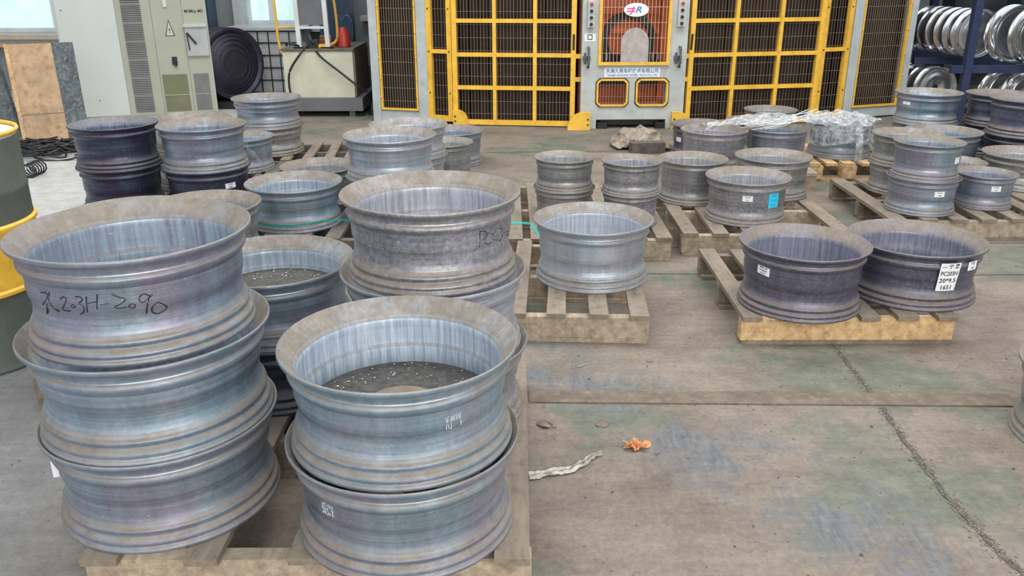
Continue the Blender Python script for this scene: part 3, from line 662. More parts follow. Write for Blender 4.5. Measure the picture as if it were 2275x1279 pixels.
def fixed_panel(p0, p1, rows, zb=.03, w=.05, cell=.118, du=.034, mat=YEL):
    pl = Pl(p0, p1); fr = MB(); rect_bars(fr, pl, 0, pl.L, zb, ZT, w, .05)
    for z in rows: fr.bar(pl.p(.02, z), pl.p(pl.L-.02, z), .045, .035)
    d = obj('side_panel', fr, mat, enc, False, world=True)
    obj('wire_mesh', wires(pl, .02, pl.L-.02, zb+.02, ZT-.02, du, cell), WIRE, d, False, world=True)
    for u in (.025, pl.L-.025):
        for z in (.3, .69, 1.08): bb = MB(); bolts(bb, pl, [(u, z)], .006, .027); obj('bolt', bb, BLACKM, d, False, world=True)
fixed_panel((-.805, 8.46), (-.56, 8.36), (.69,)); fixed_panel((2.965, 8.43), (3.285, 8.56), (.69,))
def outer_panel(p0, p1, post_l, post_r):
    pl = Pl(p0, p1); g = MB()
    g.bar(pl.p(-post_l/2, 0), pl.p(-post_l/2, ZT), post_l, .09, pl.n); g.bar(pl.p(pl.L+post_r/2, 0), pl.p(pl.L+post_r/2, ZT), post_r, .09, pl.n)
    g.bar(pl.p(0, .06), pl.p(pl.L, .06), .06, .09); g.bar(pl.p(0, ZT-.04), pl.p(pl.L, ZT-.04), .06, .08)
    obj('post_frame', g, GREYB, enc, False, world=True)
    f = MB(); z0 = .115; rect_bars(f, pl, .006, pl.L-.006, z0, ZT-.1, .018, .03, .03)
    d = obj('outer_panel', f, YEL, enc, False, world=True)
    obj('wire_mesh', wires(pl, .02, pl.L-.02, z0, ZT-.1, .0265, .125, .0042, .02), WIRE, d, False, world=True)
    for u in (.012, pl.L-.012):
        for z in (.24, .42, .62, .86, 1.1): bb = MB(); bolts(bb, pl, [(u, z)], .008, .048); obj('bolt', bb, YEL, d, False, world=True)
outer_panel((-1.292, 8.615), (-.90, 8.505), .085, .10); outer_panel((3.385, 8.61), (3.93, 8.80), .10, .075)
# centre front
pc = Pl((.652, 8.10), (1.628, 8.115)); LC = pc.L
g = MB()
for (u0, u1, z0, z1) in [(0, .152, 0, ZT), (.812, LC, 0, ZT), (.152, .812, .46, .588), (.152, .812, .085, .215), (.432, .52, .215, .46), (.152, .166, .215, .46), (.80, .812, .215, .46), (.152, .812, 1.65, ZT)]:
    g.poly([pc.p(u0, z0), pc.p(u1, z0), pc.p(u1, z1), pc.p(u0, z1)], -pc.n*.14)
obj('front_plate', g, GREY, enc, False, world=True)
def small_win(u0, u1, z0, z1, ch=.03):
    f = MB(); c = [(u0+ch, z0), (u1-ch, z0), (u1, z0+ch), (u1, z1-ch), (u1-ch, z1), (u0+ch, z1), (u0, z1-ch), (u0, z0+ch)]
    for (a, b) in zip(c, c[1:]+c[:1]): f.bar(pc.p(a[0], a[1], .008), pc.p(b[0], b[1], .008), .018, .016, pc.n)
    d = obj('vent_window', f, YEL, enc, False, world=True)
    obj('wire_mesh', wires(pc, u0+.004, u1-.004, z0, z1, .027, .11, .0045, -.01), WIRE, d, False, world=True)
    e = MB()
    for (a, b) in zip(c, c[1:]+c[:1]):
        k = lambda q: ((q[0]-(u0+u1)/2)*1.09+(u0+u1)/2, (q[1]-(z0+z1)/2)*1.1+(z0+z1)/2)
        e.bar(pc.p(*k(a), .002), pc.p(*k(b), .002), .008, .012, pc.n)
    obj('rubber_gasket', e, BLACK, d, False, world=True)
small_win(.155, .435, .218, .455); small_win(.525, .812, .218, .455)
f = MB(); rect_bars(f, pc, .152, .812, .588, 1.65, .028, .03, .01)
mw = obj('main_window', f, YEL, enc, False, world=True)
obj('wire_mesh', wires(pc, .16, .80, .60, 1.64, .0335, .135, .0045, .0), paint('pale_wire', (.55, .42, .30), .5), mw, False, world=True)
a0 = []; 
for k in range(17): a = PI*k/16; a0.append(pc.p(.485-.128*math.cos(a), .79+.132*math.sin(a), .018))
a0 += [pc.p(.613, .60, .018), pc.p(.357, .60, .018)]
ar = obj('arched_plate', MB().poly(a0, pc.n*.006), ARCHM, mw, False, world=True)
# sign plate, logo
def text_on(pl, body, size, u, z, o, mat, parent, name='lettering', sq=1.0, w=None):
    vs, fs = text_mesh(body, size)
    if w:
        ww = max(v.x for v in vs)-min(v.x for v in vs); sq = w/ww
    obj(name, MB().add([pl.p(u+v.x*sq, z+v.y, o) for v in vs], fs), mat, parent, False, world=True, fix=False)
sg = obj('name_plate', MB().poly([pc.p(.215, .477, .001), pc.p(.735, .477, .001), pc.p(.735, .562, .001), pc.p(.215, .562, .001)], pc.n*.004), WHITE, enc, False, world=True); sg['label'] = 'white name plate with blue lettering'
text_on(pc, '天津久荣车轮技术有限公司', .044, .475, .534, .007, TXTB, sg, w=.49)
text_on(pc, 'TIANJIN JIURONG WHEEL TECH CO.,LTD', .026, .475, .496, .007, TXTB, sg, w=.47)
ov = [pc.p(.485+.113*math.cos(2*PI*k/40), 1.077+.06*math.sin(2*PI*k/40), .016) for k in range(40)]
lg = obj('logo_plate', MB().poly(ov, pc.n*.006), WHITE, enc, False, world=True); lg['label'] = 'white oval plate with pink and blue letters'
def slant(pl, body, size, u, z, o, mat, parent):
    vs, fs = text_mesh(body, size)
    obj('emblem', MB().add([pl.p(u+v.x*1.25+v.y*.35, z+v.y, o) for v in vs], fs), mat, parent, False, world=True, fix=False)
slant(pc, 'J', .075, .452, 1.077, .024, PINK, lg); slant(pc, 'R', .075, .51, 1.077, .024, TXTB, lg)
mb = MB()
for z in (1.088, 1.066): mb.bar(pc.p(.40, z, .0235), pc.p(.475, z, .0235), .002, .008)
obj('emblem_stripe', mb, PINK, lg, False, world=True)
def button_box(u0, u1, z0, z1, cols):
    b = obj('button_box', MB().poly([pc.p(u0, z0), pc.p(u1, z0), pc.p(u1, z1), pc.p(u0, z1)], pc.n*.045), GREY, enc, False, world=True)
    n = len(cols)
    for i, m in enumerate(cols):
        z = z1-(z1-z0)*(i+.5)/n; c = pc.p((u0+u1)/2, z, .045)
        obj('button', MB().tube([c, c+pc.n*.014], .015, 14), m, b, world=True)
button_box(.045, .105, .925, 1.155, [RED, BLACK, BLACK, BLACK]); button_box(.865, .935, .93, 1.16, [RED, BLACK, BLACK, BLACK])
nt_ = obj('notice_label', MB().poly([pc.p(.02, .80, .001), pc.p(.125, .80, .001), pc.p(.125, .87, .001), pc.p(.02, .87, .001)], pc.n*.002), WHITE, enc, False, world=True)
mb = MB().bar(pc.p(.075, .812, .004), pc.p(.075, .858, .004), .05, .002, pc.n); 
text_on(pc, '□', .06, .072, .835, .005, BLACKM, nt_)
for u in (.06, .905):
    h_ = obj('door_handle', MB().tube([pc.p(u, .75, .0), pc.p(u, .75, .05), pc.p(u, .72, .062), pc.p(u, .60, .062), pc.p(u, .575, .05), pc.p(u, .575, .0)], .011, 10).tube([pc.p(u-.03, .70, .01), pc.p(u-.03, .60, .03)], .009, 8).bar(pc.p(u-.05, .65, .01), pc.p(u+.02, .65, .01), .03, .04), paint('handle_grey', (.12, .13, .12), .35, .6), enc, world=True)
# door latches (dark slot, strikes)
mb = MB().bar(pll.p(pll.L-.022, .72, .024), pll.p(pll.L-.022, .86, .024), .02, .006, pll.n); obj('latch_slot', mb, BLACKM, dl, False, world=True)
mb = MB().bar(plr.p(.012, .72, .024), plr.p(.018, .86, .024), .02, .006, plr.n); obj('latch_slot', mb, BLACKM, dr, False, world=True)
for pl, u in ((pll, pll.L+.02), (plr, -.02)):
    for z in (.662, .45): obj('strike_bracket', MB().bar(pl.p(u-.03, z, .0), pl.p(u+.03, z, .0), .03, .04), YEL, enc, False, world=True)
# yellow corner feet
def foot(pl, u0, u1, z1, flip, o=.03):
    pts = [pl.p(u0, 0, o), pl.p(u1, 0, o)]; n = 10; W = u1-u0; r = min(W*.75, z1)
    arc = [(r*math.sin(PI/2*k/n), r*math.cos(PI/2*k/n)) for k in range(n+1)]
    if flip == 'L': prof = [(u1, 0), (u1, z1), (u0+r, z1)]+[(u0+r-x, z1-r+y) for x, y in arc]+[(u0, 0)]
    else: prof = [(u0, 0)]+[(u1, 0)]+[(u1-r+x, z1-r+y) for x, y in arc[::-1]]+[(u0, z1)]
    b = obj('corner_guard', MB().poly([pl.p(u, z, o) for u, z in prof], pl.n*.05), YEL, enc, False, world=True)
    mb = MB(); s_ = u1-.02 if flip == 'L' else u0+.02
    bolts(mb, pl, [(s_, z1*.3), (s_, z1*.6)], .007, o+.052); obj('bolt', mb, BLACKM, b, False, world=True)
foot(pc, -.125, .085, .165, 'L'); foot(pc, .86, 1.06, .165, 'R'); foot(pll, .0, .14, .15, 'R', .0)
# dark opening with bogie under the front plate, side lips
mb = MB()
for u in (.21, .76): mb.bar(pc.p(u-.045, .03, -.03), pc.p(u+.045, .03, -.03), .10, .06)
mb.bar(pc.p(.20, .05, -.08), pc.p(.76, .05, -.08), .05, .05); obj('roller_feet', mb, BLACKM, enc, False, world=True)
mb = MB().bar(pll.p(0, .0, -.02), pll.p(pll.L, .0, -.02), .05, .02); obj('floor_rail', mb, NAVY, enc, False, world=True)
# closed dark hull added to keep the inside dark: roof, back, inner floor
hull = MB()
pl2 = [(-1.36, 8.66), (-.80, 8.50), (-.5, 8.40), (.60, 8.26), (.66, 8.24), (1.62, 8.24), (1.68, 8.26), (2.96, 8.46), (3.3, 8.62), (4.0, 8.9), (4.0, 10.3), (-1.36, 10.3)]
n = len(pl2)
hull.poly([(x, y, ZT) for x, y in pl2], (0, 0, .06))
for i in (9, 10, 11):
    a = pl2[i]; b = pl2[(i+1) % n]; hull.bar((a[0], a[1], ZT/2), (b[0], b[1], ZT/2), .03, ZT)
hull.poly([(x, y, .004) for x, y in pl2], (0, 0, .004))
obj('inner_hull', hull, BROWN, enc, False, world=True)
# brown sheets close behind the wire, painting in the shade of the interior
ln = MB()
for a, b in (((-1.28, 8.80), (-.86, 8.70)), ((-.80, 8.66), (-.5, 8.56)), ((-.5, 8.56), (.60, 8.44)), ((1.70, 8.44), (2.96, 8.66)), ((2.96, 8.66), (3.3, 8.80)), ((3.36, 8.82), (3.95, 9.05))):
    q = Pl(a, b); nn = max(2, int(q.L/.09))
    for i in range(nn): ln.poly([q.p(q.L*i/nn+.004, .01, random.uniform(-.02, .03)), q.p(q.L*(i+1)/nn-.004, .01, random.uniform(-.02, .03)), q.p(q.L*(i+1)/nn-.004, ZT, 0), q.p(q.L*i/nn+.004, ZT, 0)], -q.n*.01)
obj('interior_shade', ln, paint('brown_interior_shade', (.030, .018, .012), .9, var=.5, scale=4), enc, False, world=True)
# orange machine body behind main window
om = MB(); om.box((1.14, 8.70, 1.15), (.95, .10, 2.2)); om.box((1.14, 8.6, .12), (.80, .5, .2))
for z in (.86, 1.04, 1.22, 1.40): om.box((1.14, 8.63, z), (.92, .05, .05))
om.box((.78, 8.58, 1.0), (.12, .2, 1.6)); om.box((1.5, 8.58, 1.0), (.12, .2, 1.6))
obj('orange_body', om, ORANGE, enc, False, world=True)
q = MB().lathe([(.20, -.05), (.26, -.05), (.26, .05), (.20, .05)], 40, (1.14, 8.60, .78), Matrix.Rotation(PI/2, 3, 'X')); q.box((1.14, 8.56, .5), (.7, .16, .28))
obj('die_ring', q, BLACKM, enc, world=True)
q = MB()
for x in (.92, 1.36, .86, 1.42): obj('fitting', MB().tube([(x, 8.43, .60), (x, 8.43, .66)], .018, 10), CHROME, enc, world=True)

# ------------------------------------------------------------------ electrical cabinet (left)
ca = thing('electrical_cabinet', 'tall pale grey electrical cabinet with vent strip and doors', 'cabinet', (-4.443, 8.649, 0), math.radians(18))
def pb(u0, u1, z0, z1, o=0, t=.01): return MB().box(((u0+u1)/2, -o-t/2, (z0+z1)/2), (u1-u0, t, z1-z0))
obj('body', MB().box((.70, .13, 1.05), (1.40, .25, 2.1)), CAB, ca, False)
obj('blank_panel', pb(.015, .545, .03, 2.08), CAB, ca, False)
vf = obj('vent_frame', pb(.555, .875, .02, 2.08, 0, .008), CABF, ca, False)
for k in range(9):
    z0 = .055+k*.178; vp = obj('vent_grille', pb(.605, .785, z0, z0+.168, .008, .004), VENTG, vf, False)
    m = MB()
    for i in range(9): m.box((.695, -.018, z0+.012+i*.018), (.176, .01, .004))
    obj('louvre', m, paint('louvre_light', (.34, .34, .33), .5), vf, False)
d1 = obj('door', pb(.88, 1.165, .03, 2.08, 0, .012), CABF, ca, False); d2 = obj('door', pb(1.175, 1.39, .03, 2.08, 0, .012), CABF, ca, False)
for (u0, u1, m, d) in ((.90, 1.14, VENTO, d1), (1.20, 1.35, VENTG, d2)):
    obj('filter_grille', pb(u0, u1, .05, .42, .012, .006), m, d, False); obj('filter_bar', pb(u0, u1, .21, .218, .018, .004), CABF, d, False)
sc1 = obj('screen_housing', pb(1.175, 1.385, .60, .90, .012, .03), paint('screen_grey', (.40, .41, .40), .4), d2, False)
m = pb(1.165, 1.385, .885, .915, .012, .05); obj('rain_hood', m, GREY, d2, False)
obj('black_lever', MB().bar((1.19, -.05, .83), (1.27, -.05, .72), .008, .02).bar((1.19, -.05, .83), (1.20, -.05, .66), .008, .012), BLACK, d2, False)
text_on(Pl((0, 0), (1, 0)), '', .1, 0, 0, 0, BLACK, ca) if False else None
vs, fs = text_mesh('MSMsa MS', .042); obj('lettering', MB().add([(1.28+v.x, -.0135, 1.035+v.y) for v in vs], fs), BLACK, d2, False, fix=False)
tri = obj('warning_triangle', MB().poly([(.985, -.013, .80), (1.075, -.013, .80), (1.03, -.013, .96)], (0, -.002, 0)), BLACK, d1, False)
obj('triangle_face', MB().poly([(.995, -.0155, .806), (1.065, -.0155, .806), (1.03, -.0155, .94)], (0, -.001, 0)), paint('pale_yellow', (.55, .55, .36), .5), tri, False)
vs, fs = text_mesh('!', .07); obj('triangle_symbol', MB().add([(1.03+v.x, -.0175, .85+v.y) for v in vs], fs), BLACK, tri, False, fix=False)
obj('rotary_switch', MB().box((1.04, -.015, .555), (.05, .01, .08)).bar((1.025, -.035, .575), (1.05, -.035, .50), .02, .018), BLACK, d1, False)
obj('hinge_plate', pb(1.0, 1.035, 1.08, 1.16, .012, .012), CAB, d1, False)
obj('badge', pb(.06, .075, 1.06, 1.066, .01, .003).box((.28, -.012, .19), (.01, .004, .008)), BLACKM, ca, False)

# ------------------------------------------------------------------ hydraulic unit
hu = thing('hydraulic_power_unit', 'cream hydraulic power unit tank with hoses and pump on top', 'machine', (-1.97, 9.35, 0))
obj('tank', MB().box((-1.97, 9.33, .42), (.71, .86, .46)), CREAM, hu, False, world=True)
obj('side_face', MB().box((-1.605, 9.33, .42), (.02, .84, .45)), paint('brown_grey_side', (.16, .13, .10), .7, var=.4, scale=10), hu, False, world=True)  # side face darker and browner than the front
obj('tank_lid', MB().box((-1.97, 9.33, .665), (.74, .89, .02)), paint('dirty_lid', (.12, .10, .075), .7, var=.4), hu, False, world=True)
obj('drip_tray', MB().box((-1.93, 9.30, .125), (.80, .94, .13)), DGREY, hu, False, world=True)
for x in (-2.25, -1.65):
    for y in (8.9, 9.7): obj('foot', MB().box((x, y, .03), (.06, .06, .06)), DGREY, hu, False, world=True)
m = MB()
for x in (-2.165, -1.875): m.bar((x, 9.0, .675), (x-.02, 9.02, 1.5), .045, .045, (0, 1, 0))
for z in (.875, 1.36, 1.46): m.bar((-2.17, 9.0, z), (-1.88, 9.0, z), .03, .025)
obj('support_frame', m, paint('frame_white', (.60, .62, .62), .4), hu, False, world=True)
obj('cooler_panel', MB().box((-2.03, 9.03, 1.12), (.25, .05, .44)), DGREY, hu, False, world=True)
obj('foot_plate', MB().poly([(-2.22, 8.95, .678), (-2.08, 8.95, .678), (-2.06, 8.92, .678)], (0, -.02, .012)).poly([(-1.94, 8.95, .678), (-1.82, 8.95, .678), (-1.80, 8.92, .678)], (0, -.02, .012)), BLACKM, hu, False, world=True)
m = MB().tube([(-1.73, 9.1, .68), (-1.73, 9.1, .80), (-1.74, 9.1, .87)], [.068, .064, .035], 14); obj('red_pump', m, RED, hu, world=True)
m = MB().tube([(-1.98, 9.15, .74), (-1.86, 9.15, .74)], .05, 14).box((-1.92, 9.15, .70), (.2, .12, .05)); obj('pump_motor', m, COPPER, hu, world=True)
m = MB().tube([(-2.05, 9.02, .80), (-2.06, 9.0, .74), (-2.0, 8.98, .72)], .035, 10).box((-2.03, 9.0, .72), (.12, .08, .07)); obj('valve_block', m, BLACKM, hu, world=True)
def curve(pts, k=8):
    out = []
    for i in range(len(pts)-1):
        p0 = Vector(pts[max(i-1, 0)]); p1 = Vector(pts[i]); p2 = Vector(pts[i+1]); p3 = Vector(pts[min(i+2, len(pts)-1)])
        for j in range(k):
            t = j/k; out.append(.5*((2*p1)+(-p0+p2)*t+(2*p0-5*p1+4*p2-p3)*t*t+(-p0+3*p1-3*p2+p3)*t**3))
    return out+[Vector(pts[-1])]
for pts in ([(-2.06, 8.93, .72), (-2.14, 8.85, .62), (-2.25, 8.84, .46), (-2.27, 8.84, .30), (-2.25, 8.86, .17)],
            [(-2.02, 8.95, .70), (-1.93, 8.86, .60), (-1.75, 8.83, .46), (-1.58, 8.80, .33), (-1.48, 8.85, .25)],
            [(-2.30, 9.0, .70), (-2.28, 8.95, .73), (-2.2, 8.95, .71), (-2.16, 9.0, .69)]):
    obj('black_hose', MB().tube(curve(pts), .011, 8), BLACK, hu, world=True)
for x in (-1.80, -1.70): obj('black_hose', MB().tube(curve([(x-.04, 9.2, .72), (x-.05, 9.2, .90), (x, 9.2, .98), (x+.05, 9.2, .90), (x+.04, 9.2, .74)]), .010, 8), paint('blue_hose', (.03, .07, .11), .4), hu, world=True)
obj('yellow_pipe', MB().tube(curve([(-1.83, 9.05, 1.4), (-1.79, 9.05, 1.1), (-1.78, 9.05, .85), (-1.80, 9.05, .74), (-1.86, 9.0, .70)]), .014, 8), paint('pipe_orange', (.55, .30, .06), .4), hu, world=True)
obj('yellow_pipe', MB().tube([(-2.47, 9.3, 1.3), (-2.46, 9.3, .75), (-2.44, 9.3, .60)], .014, 8).tube([(-2.46, 9.3, .86), (-2.2, 9.3, .86)], .010, 8), YEL, hu, world=True)
obj('yellow_tray', MB().box((-1.94, 9.02, .695), (.16, .08, .03)), YEL, hu, False, world=True)
tag(rebase(obj('rag_pile', MB().lathe([(.0001, .12), (.03, .11), (.05, .06), (.06, 0), (.0001, 0)], 14), BLACK), (0, 0, 0)), 'black bundle on the floor between the hydraulic unit and the cage', 'bundle').location = (-1.445, 8.98, 0)
o = rebase(obj('chrome_coil', MB().lathe([(.10, -.02), (.14, -.02), (.14, .02), (.10, .02)], 28, (0, 0, 0), Matrix.Rotation(PI/2, 3, 'X')).lathe([(.04, -.03), (.075, -.03), (.075, .03), (.04, .03)], 24, (0, 0, 0), Matrix.Rotation(PI/2, 3, 'X')), CHROME), (0, 0, 0)); o.location = (-1.56, 10.1, .54)
tag(o, 'shiny aluminium wheel standing behind the hydraulic unit', 'wheel')
tag(obj('storage_box', MB().box((-1.58, 10.15, .20), (.34, .34, .40)), DGREY, None, False), 'dark grey box beneath the small shiny wheel', 'box')
# IBC tank in cage
ib = thing('caged_tank', 'grey plastic tank inside a wire cage behind the hydraulic unit', 'tank', (-2.85, 10.4, 0))
obj('bladder', MB().box((-2.85, 10.4, .42), (.84, .55, .68)), IBC, ib, False, world=True)
m = MB()
for i in range(8): x = -3.27+.84*i/7; m.bar((x, 10.12, .08), (x, 10.12, .78), .012, .012, (0, 1, 0))
for z in (.08, .22, .36, .50, .64, .78): m.bar((-3.28, 10.115, z), (-2.42, 10.115, z), .012, .012)
m.bar((-2.42, 10.12, .78), (-2.42, 10.68, .78), .02, .02); obj('wire_cage', m, BLACKM, ib, False, world=True)
obj('top_rim', MB().box((-2.85, 10.4, .79), (.9, .62, .03)), IBC, ib, False, world=True)
obj('base', MB().box((-2.85, 10.4, .04), (.9, .6, .08)), DGREY, ib, False, world=True)
# dark stored rims standing in a row behind the cabinet
axd = Vector((.80, -.60, 0)).normalized(); Mx = Matrix((Vector((0, 0, 1)).cross(axd), Vector((0, 0, 1)), axd)).transposed()
prof = [(.385, -.05), (.385, -.035), (.36, -.02), (.345, 0), (.36, .02), (.385, .035), (.385, .05), (.36, .05), (.33, .02), (.33, -.02), (.36, -.05)]
for i in range(3):
    c = Vector((-3.08, 9.63, .455))+axd*(-.105*i)
    o = obj('dark_rim', MB().lathe(prof, 56).lathe([(.335, .012), (.30, .030), (.295, .018), (.26, .040), (.255, .026), (.21, .048), (.205, .036), (.15, .055), (.145, .045), (.0005, .05), (.0005, -.03), (.335, -.02)], 48), DKVIO); o.location = c; o.rotation_euler = Mx.to_euler()
    tag(o, ['foremost dark violet ridged rim standing upright beside the cabinet', 'second dark ridged rim in the upright row, behind the foremost', 'last dark ridged rim in the upright row, nearest the wall'][i], 'wheel rim', 'dark rims standing in a row behind the cabinet')
st_ = obj('storage_rack', MB().box((-3.12, 9.62, .035), (.5, .5, .07)), BLACKM, None, False); tag(st_, 'low black stand under the upright dark rims', 'stand')
# left junk: plywood sheet, dark plate, cable pile, wire coil
pw = thing('plywood_sheet', 'tan plywood sheet leaning upright with a stained dark strip', 'board', (-4.23, 7.32, 0), math.radians(30))
def leant(u0, u1, z0, z1, t, o=0):
    k = .16
    return MB().poly([(u0, k*z0-o, z0), (u1, k*z0-o, z0), (u1, k*z1-o, z1), (u0, k*z1-o, z1)], (0, t, 0))
obj('tan_face', leant(.0, .36, .01, .84, .018), PLY, pw, False)
obj('stained_strip', leant(.35, .53, .01, .84, .016, -.004), PLYD, pw, False)
obj('batten', leant(.0, .03, .01, .845, .03, .012), W_NEW, pw, False); obj('batten', leant(.0, .36, .26, .275, .006, .006), W_MID, pw, False)
tag(obj('steel_plate', MB().poly([(-5.6, 7.55, 0), (-4.30, 7.45, 0), (-4.50, 7.62, .80), (-5.8, 7.75, .80)], (0, .05, 0)), PLYD, None, False), 'dark mottled steel plate leaning left of the plywood sheet', 'plate')
mb = MB()
for i in range(44):
    c = Vector((-3.86+random.gauss(0, .13), 7.02+random.gauss(0, .12), .02+.06*random.random())); r = random.uniform(.08, .2)
    a0_ = random.uniform(0, 6); mb.tube([c+Vector((r*math.cos(a0_+k*.35)*1.5, r*.7*math.sin(a0_+k*.35), .02*math.sin(k+i))) for k in range(random.randint(8, 17))], .008, 5)
tag(obj('cable_heap', mb, BLACK), 'tangled heap of black cables at the foot of the plywood', 'cables', kind='stuff')
mb = MB().tube([(-3.55+.06*math.cos(k*.6), 6.10+.012*k*.28, .05+.05*math.sin(k*.6)) for k in range(60)], .006, 6)
tag(rebase(obj('wire_coil', mb, BLACK), (-3.55, 6.15, 0)), 'small loose coil of black wire on the pale floor by the drum', 'wire')
# drum
dm = thing('steel_drum', 'dark green grey steel drum with yellow rim and yellow middle band', 'drum', (-2.135, 3.10, 0))
pr = [(.292, .0), (.296, .008), (.292, .02), (.286, .03), (.286, .29), (.0001, .29), (.0001, 0)]
obj('lower_shell', MB().lathe(pr, 72), DRUMG, dm)
obj('yellow_band', MB().lathe([(.287, .29), (.296, .295), (.296, .307), (.288, .315), (.288, .525), (.296, .535), (.296, .547), (.287, .555)], 72), YEL, dm)
obj('upper_shell', MB().lathe([(.286, .555), (.286, .66), (.289, .668), (.286, .676), (.286, .86), (.0001, .86), (.0001, .555)], 72), DRUMG, dm)
obj('top_rim', MB().lathe([(.290, .870), (.293, .877), (.290, .883), (.284, .883), (.281, .877), (.284, .870)], 72), YEL, dm)
obj('lid', MB().lathe([(.283, .868), (.0001, .868), (.0001, .860), (.283, .860)], 72), DRUMT, dm)

# ------------------------------------------------------------------ blue rack with polished wheels (right)
rk = thing('storage_rack', 'dark blue steel rack holding shiny wheels at the right', 'rack', (4.6, 8.9, 0))
for x, y in ((4.27, 8.16), (4.10, 9.75), (5.9, 7.75), (4.62, 9.75), (5.9, 9.75)): obj('upright', MB().bar((x, y, 0), (x, y, 2.4), .07, .07, (0, 1, 0)), NAVY, rk, False, world=True)
for z in (.02, .535, 1.22):
    for y in (8.16, 8.95, 9.7): obj('shelf_beam', MB().bar((4.12, y, z), (5.9, y, z), .05, .07), NAVY, rk, False, world=True)
def shiny(c, R, w, ax, label, group):
    ax = Vector(ax).normalized(); M_ = Matrix((Vector((0, 0, 1)).cross(ax), Vector((0, 0, 1)), ax)).transposed()
    t = thing('polished_wheel', label, 'wheel', c, 0, group); t.rotation_euler = M_.to_euler(); WM[t.name] = Matrix.LocRotScale(Vector(c), t.rotation_euler, None)
    h = w/2
    obj('rim', MB().lathe([(R, h), (R*1.0, h-.012), (R*.94, h-.022), (R*.90, h-.035), (R*.87, 0), (R*.90, -h+.035), (R*.94, -h+.022), (R, -h+.012), (R, -h), (R*.97, -h), (R*.88, -h+.05), (R*.84, 0), (R*.86, h-.03), (R*.96, h-.004)], 64), CHROME, t)
    obj('disc_face', MB().lathe([(R*.87, h-.035), (R*.60, h-.02), (R*.30, h-.045), (R*.14, h-.05), (R*.14, h-.065), (R*.60, h-.035), (R*.87, h-.05)], 64), CHROME, t)
    obj('hub_hole', MB().lathe([(R*.14, h-.049), (R*.0005, h-.049), (R*.0005, h-.07), (R*.14, h-.07)], 24), BLACK, t)
AX = (.156, -.988, 0)
ORD = ['farthest back', 'second from the back', 'third from the back', 'third from the front', 'second from the front', 'showing its whole face']
for i in range(6):
    a = Vector(AX)*(.135*(i-5)); shiny((4.47+a.x, 8.50+a.y, .835), .225, .12, AX, 'shiny wheel in upper left rack row, '+ORD[i], 'shiny wheels, upper left row of the rack')
    shiny((4.30+a.x, 8.78+a.y, .29), .205, .12, AX, 'shiny wheel in lower left rack row, '+ORD[i], 'shiny wheels, lower left row of the rack')
for i in range(3):
    a = Vector(AX)*(.20*(i-1)); q = ['farthest back', 'in the middle', 'nearest the right edge'][i]
    shiny((4.80+a.x+.08*i, 8.16+a.y, .84), .262, .15, AX, 'larger shiny wheel in upper right rack row, '+q, 'larger shiny wheels, upper right row of the rack')
    shiny((4.80+a.x+.08*i, 8.20+a.y, .29), .205, .15, AX, 'shiny wheel in lower right rack row, '+q, 'shiny wheels, lower right row of the rack')
for (x, z, w, h_, mm, lb) in ((4.55, 1.40, .25, .2, CREAM, 'small cream box on the top shelf of the rack'), (4.9, 1.38, .3, .2, DTEAL, 'dark box on the top shelf of the rack beside the cream one')):
    tag(rebase(obj('storage_box', MB().box((x, 9.2, z), (w, .3, h_)), mm, None, False), (x, 9.2, z-h_/2)), lb, 'box')
mb = MB()
for i in range(30): mb.box((random.uniform(4.2, 9.0), random.uniform(10.0, 10.6), random.uniform(.1, 2.6)), (random.uniform(.2, .6), .3, random.uniform(.1, .35)))
tag(obj('stored_goods', mb, DTEAL, None, False), 'dark blurred heap of stored goods behind the blue rack', 'goods', kind='stuff')

# ------------------------------------------------------------------ plastic film, strap, sacking, debris
def crumple(P, nu, nv, amp, sc_, seed=0):
    def Q(u, v):
        p = Vector(P(u, v)); q = p*sc_+Vector((seed, 0, 0)); d = noise.noise_vector(q)*amp+noise.noise_vector(q*2.7)*amp*.5; d.z = abs(d.z); return p+d
    return MB().grid(Q, nu, nv)
fm = thing('plastic_film', 'clear plastic film wrapped round and bunched over the rim on the brown pallet', 'plastic film', (2.435, 6.27, .13))
def wrap(u, v):
    a = 2*PI*u; return (2.4353+.246*math.cos(a), 6.2746+.246*math.sin(a), .235+.145*v+.02*math.sin(3*a))
obj('wrapped_skirt', crumple(wrap, 80, 12, .008, 22), FILM, fm, world=True)
def topc(u, v):
    a = 2*PI*u; r = .255*v; return (2.4353+r*math.cos(a), 6.2746+r*math.sin(a), .385+.05*(1-v)+.012*math.sin(7*a)*(v))
obj('gathered_top', crumple(topc, 70, 16, .035, 9, 4), FILM, fm, world=True)
obj('hanging_tail', crumple(lambda u, v: (2.46+.055*(u-.5)+.02*v, 6.02-.010-.03*math.sin(3*v), .38-.27*v), 8, 30, .012, 18, 2), FILM, fm, world=True)
fs_ = thing('plastic_film', 'crumpled clear film draped across the lips of the two mottled rims', 'plastic film', (1.65, 5.9, .13))
def drape(u, v):
    x = 1.36+.92*u; y = 5.86+.30*v+.10*u; return (x, y, .388+.07*max(0, math.sin(PI*(u*1.1)))*(u)+.02*math.sin(9*u+4*v))
obj('sheet', crumple(drape, 70, 24, .03, 10, 7), FILM, fs_, world=True)
mb = MB()
for i in range(16):
    y = 5.84+.3*random.random(); j = lambda e: random.uniform(-e, e)
    mb.tube(curve([(1.70+j(.12), y, .385), (1.85+j(.03), y+.02+j(.03), .41+j(.01)), (2.0+j(.03), y+.06+j(.02), .43+j(.012)), (2.2+j(.04), y+.16+j(.04), .45+j(.02))], 5), .0016, 4)
obj('twisted_strand', mb, paint('milky_film', (.62, .64, .66), .3), fs_, world=True)
f3 = thing('plastic_film', 'strip of clear plastic film hanging between the dark stack and the strapped rim', 'plastic film', (-1.45, 4.8, 0))
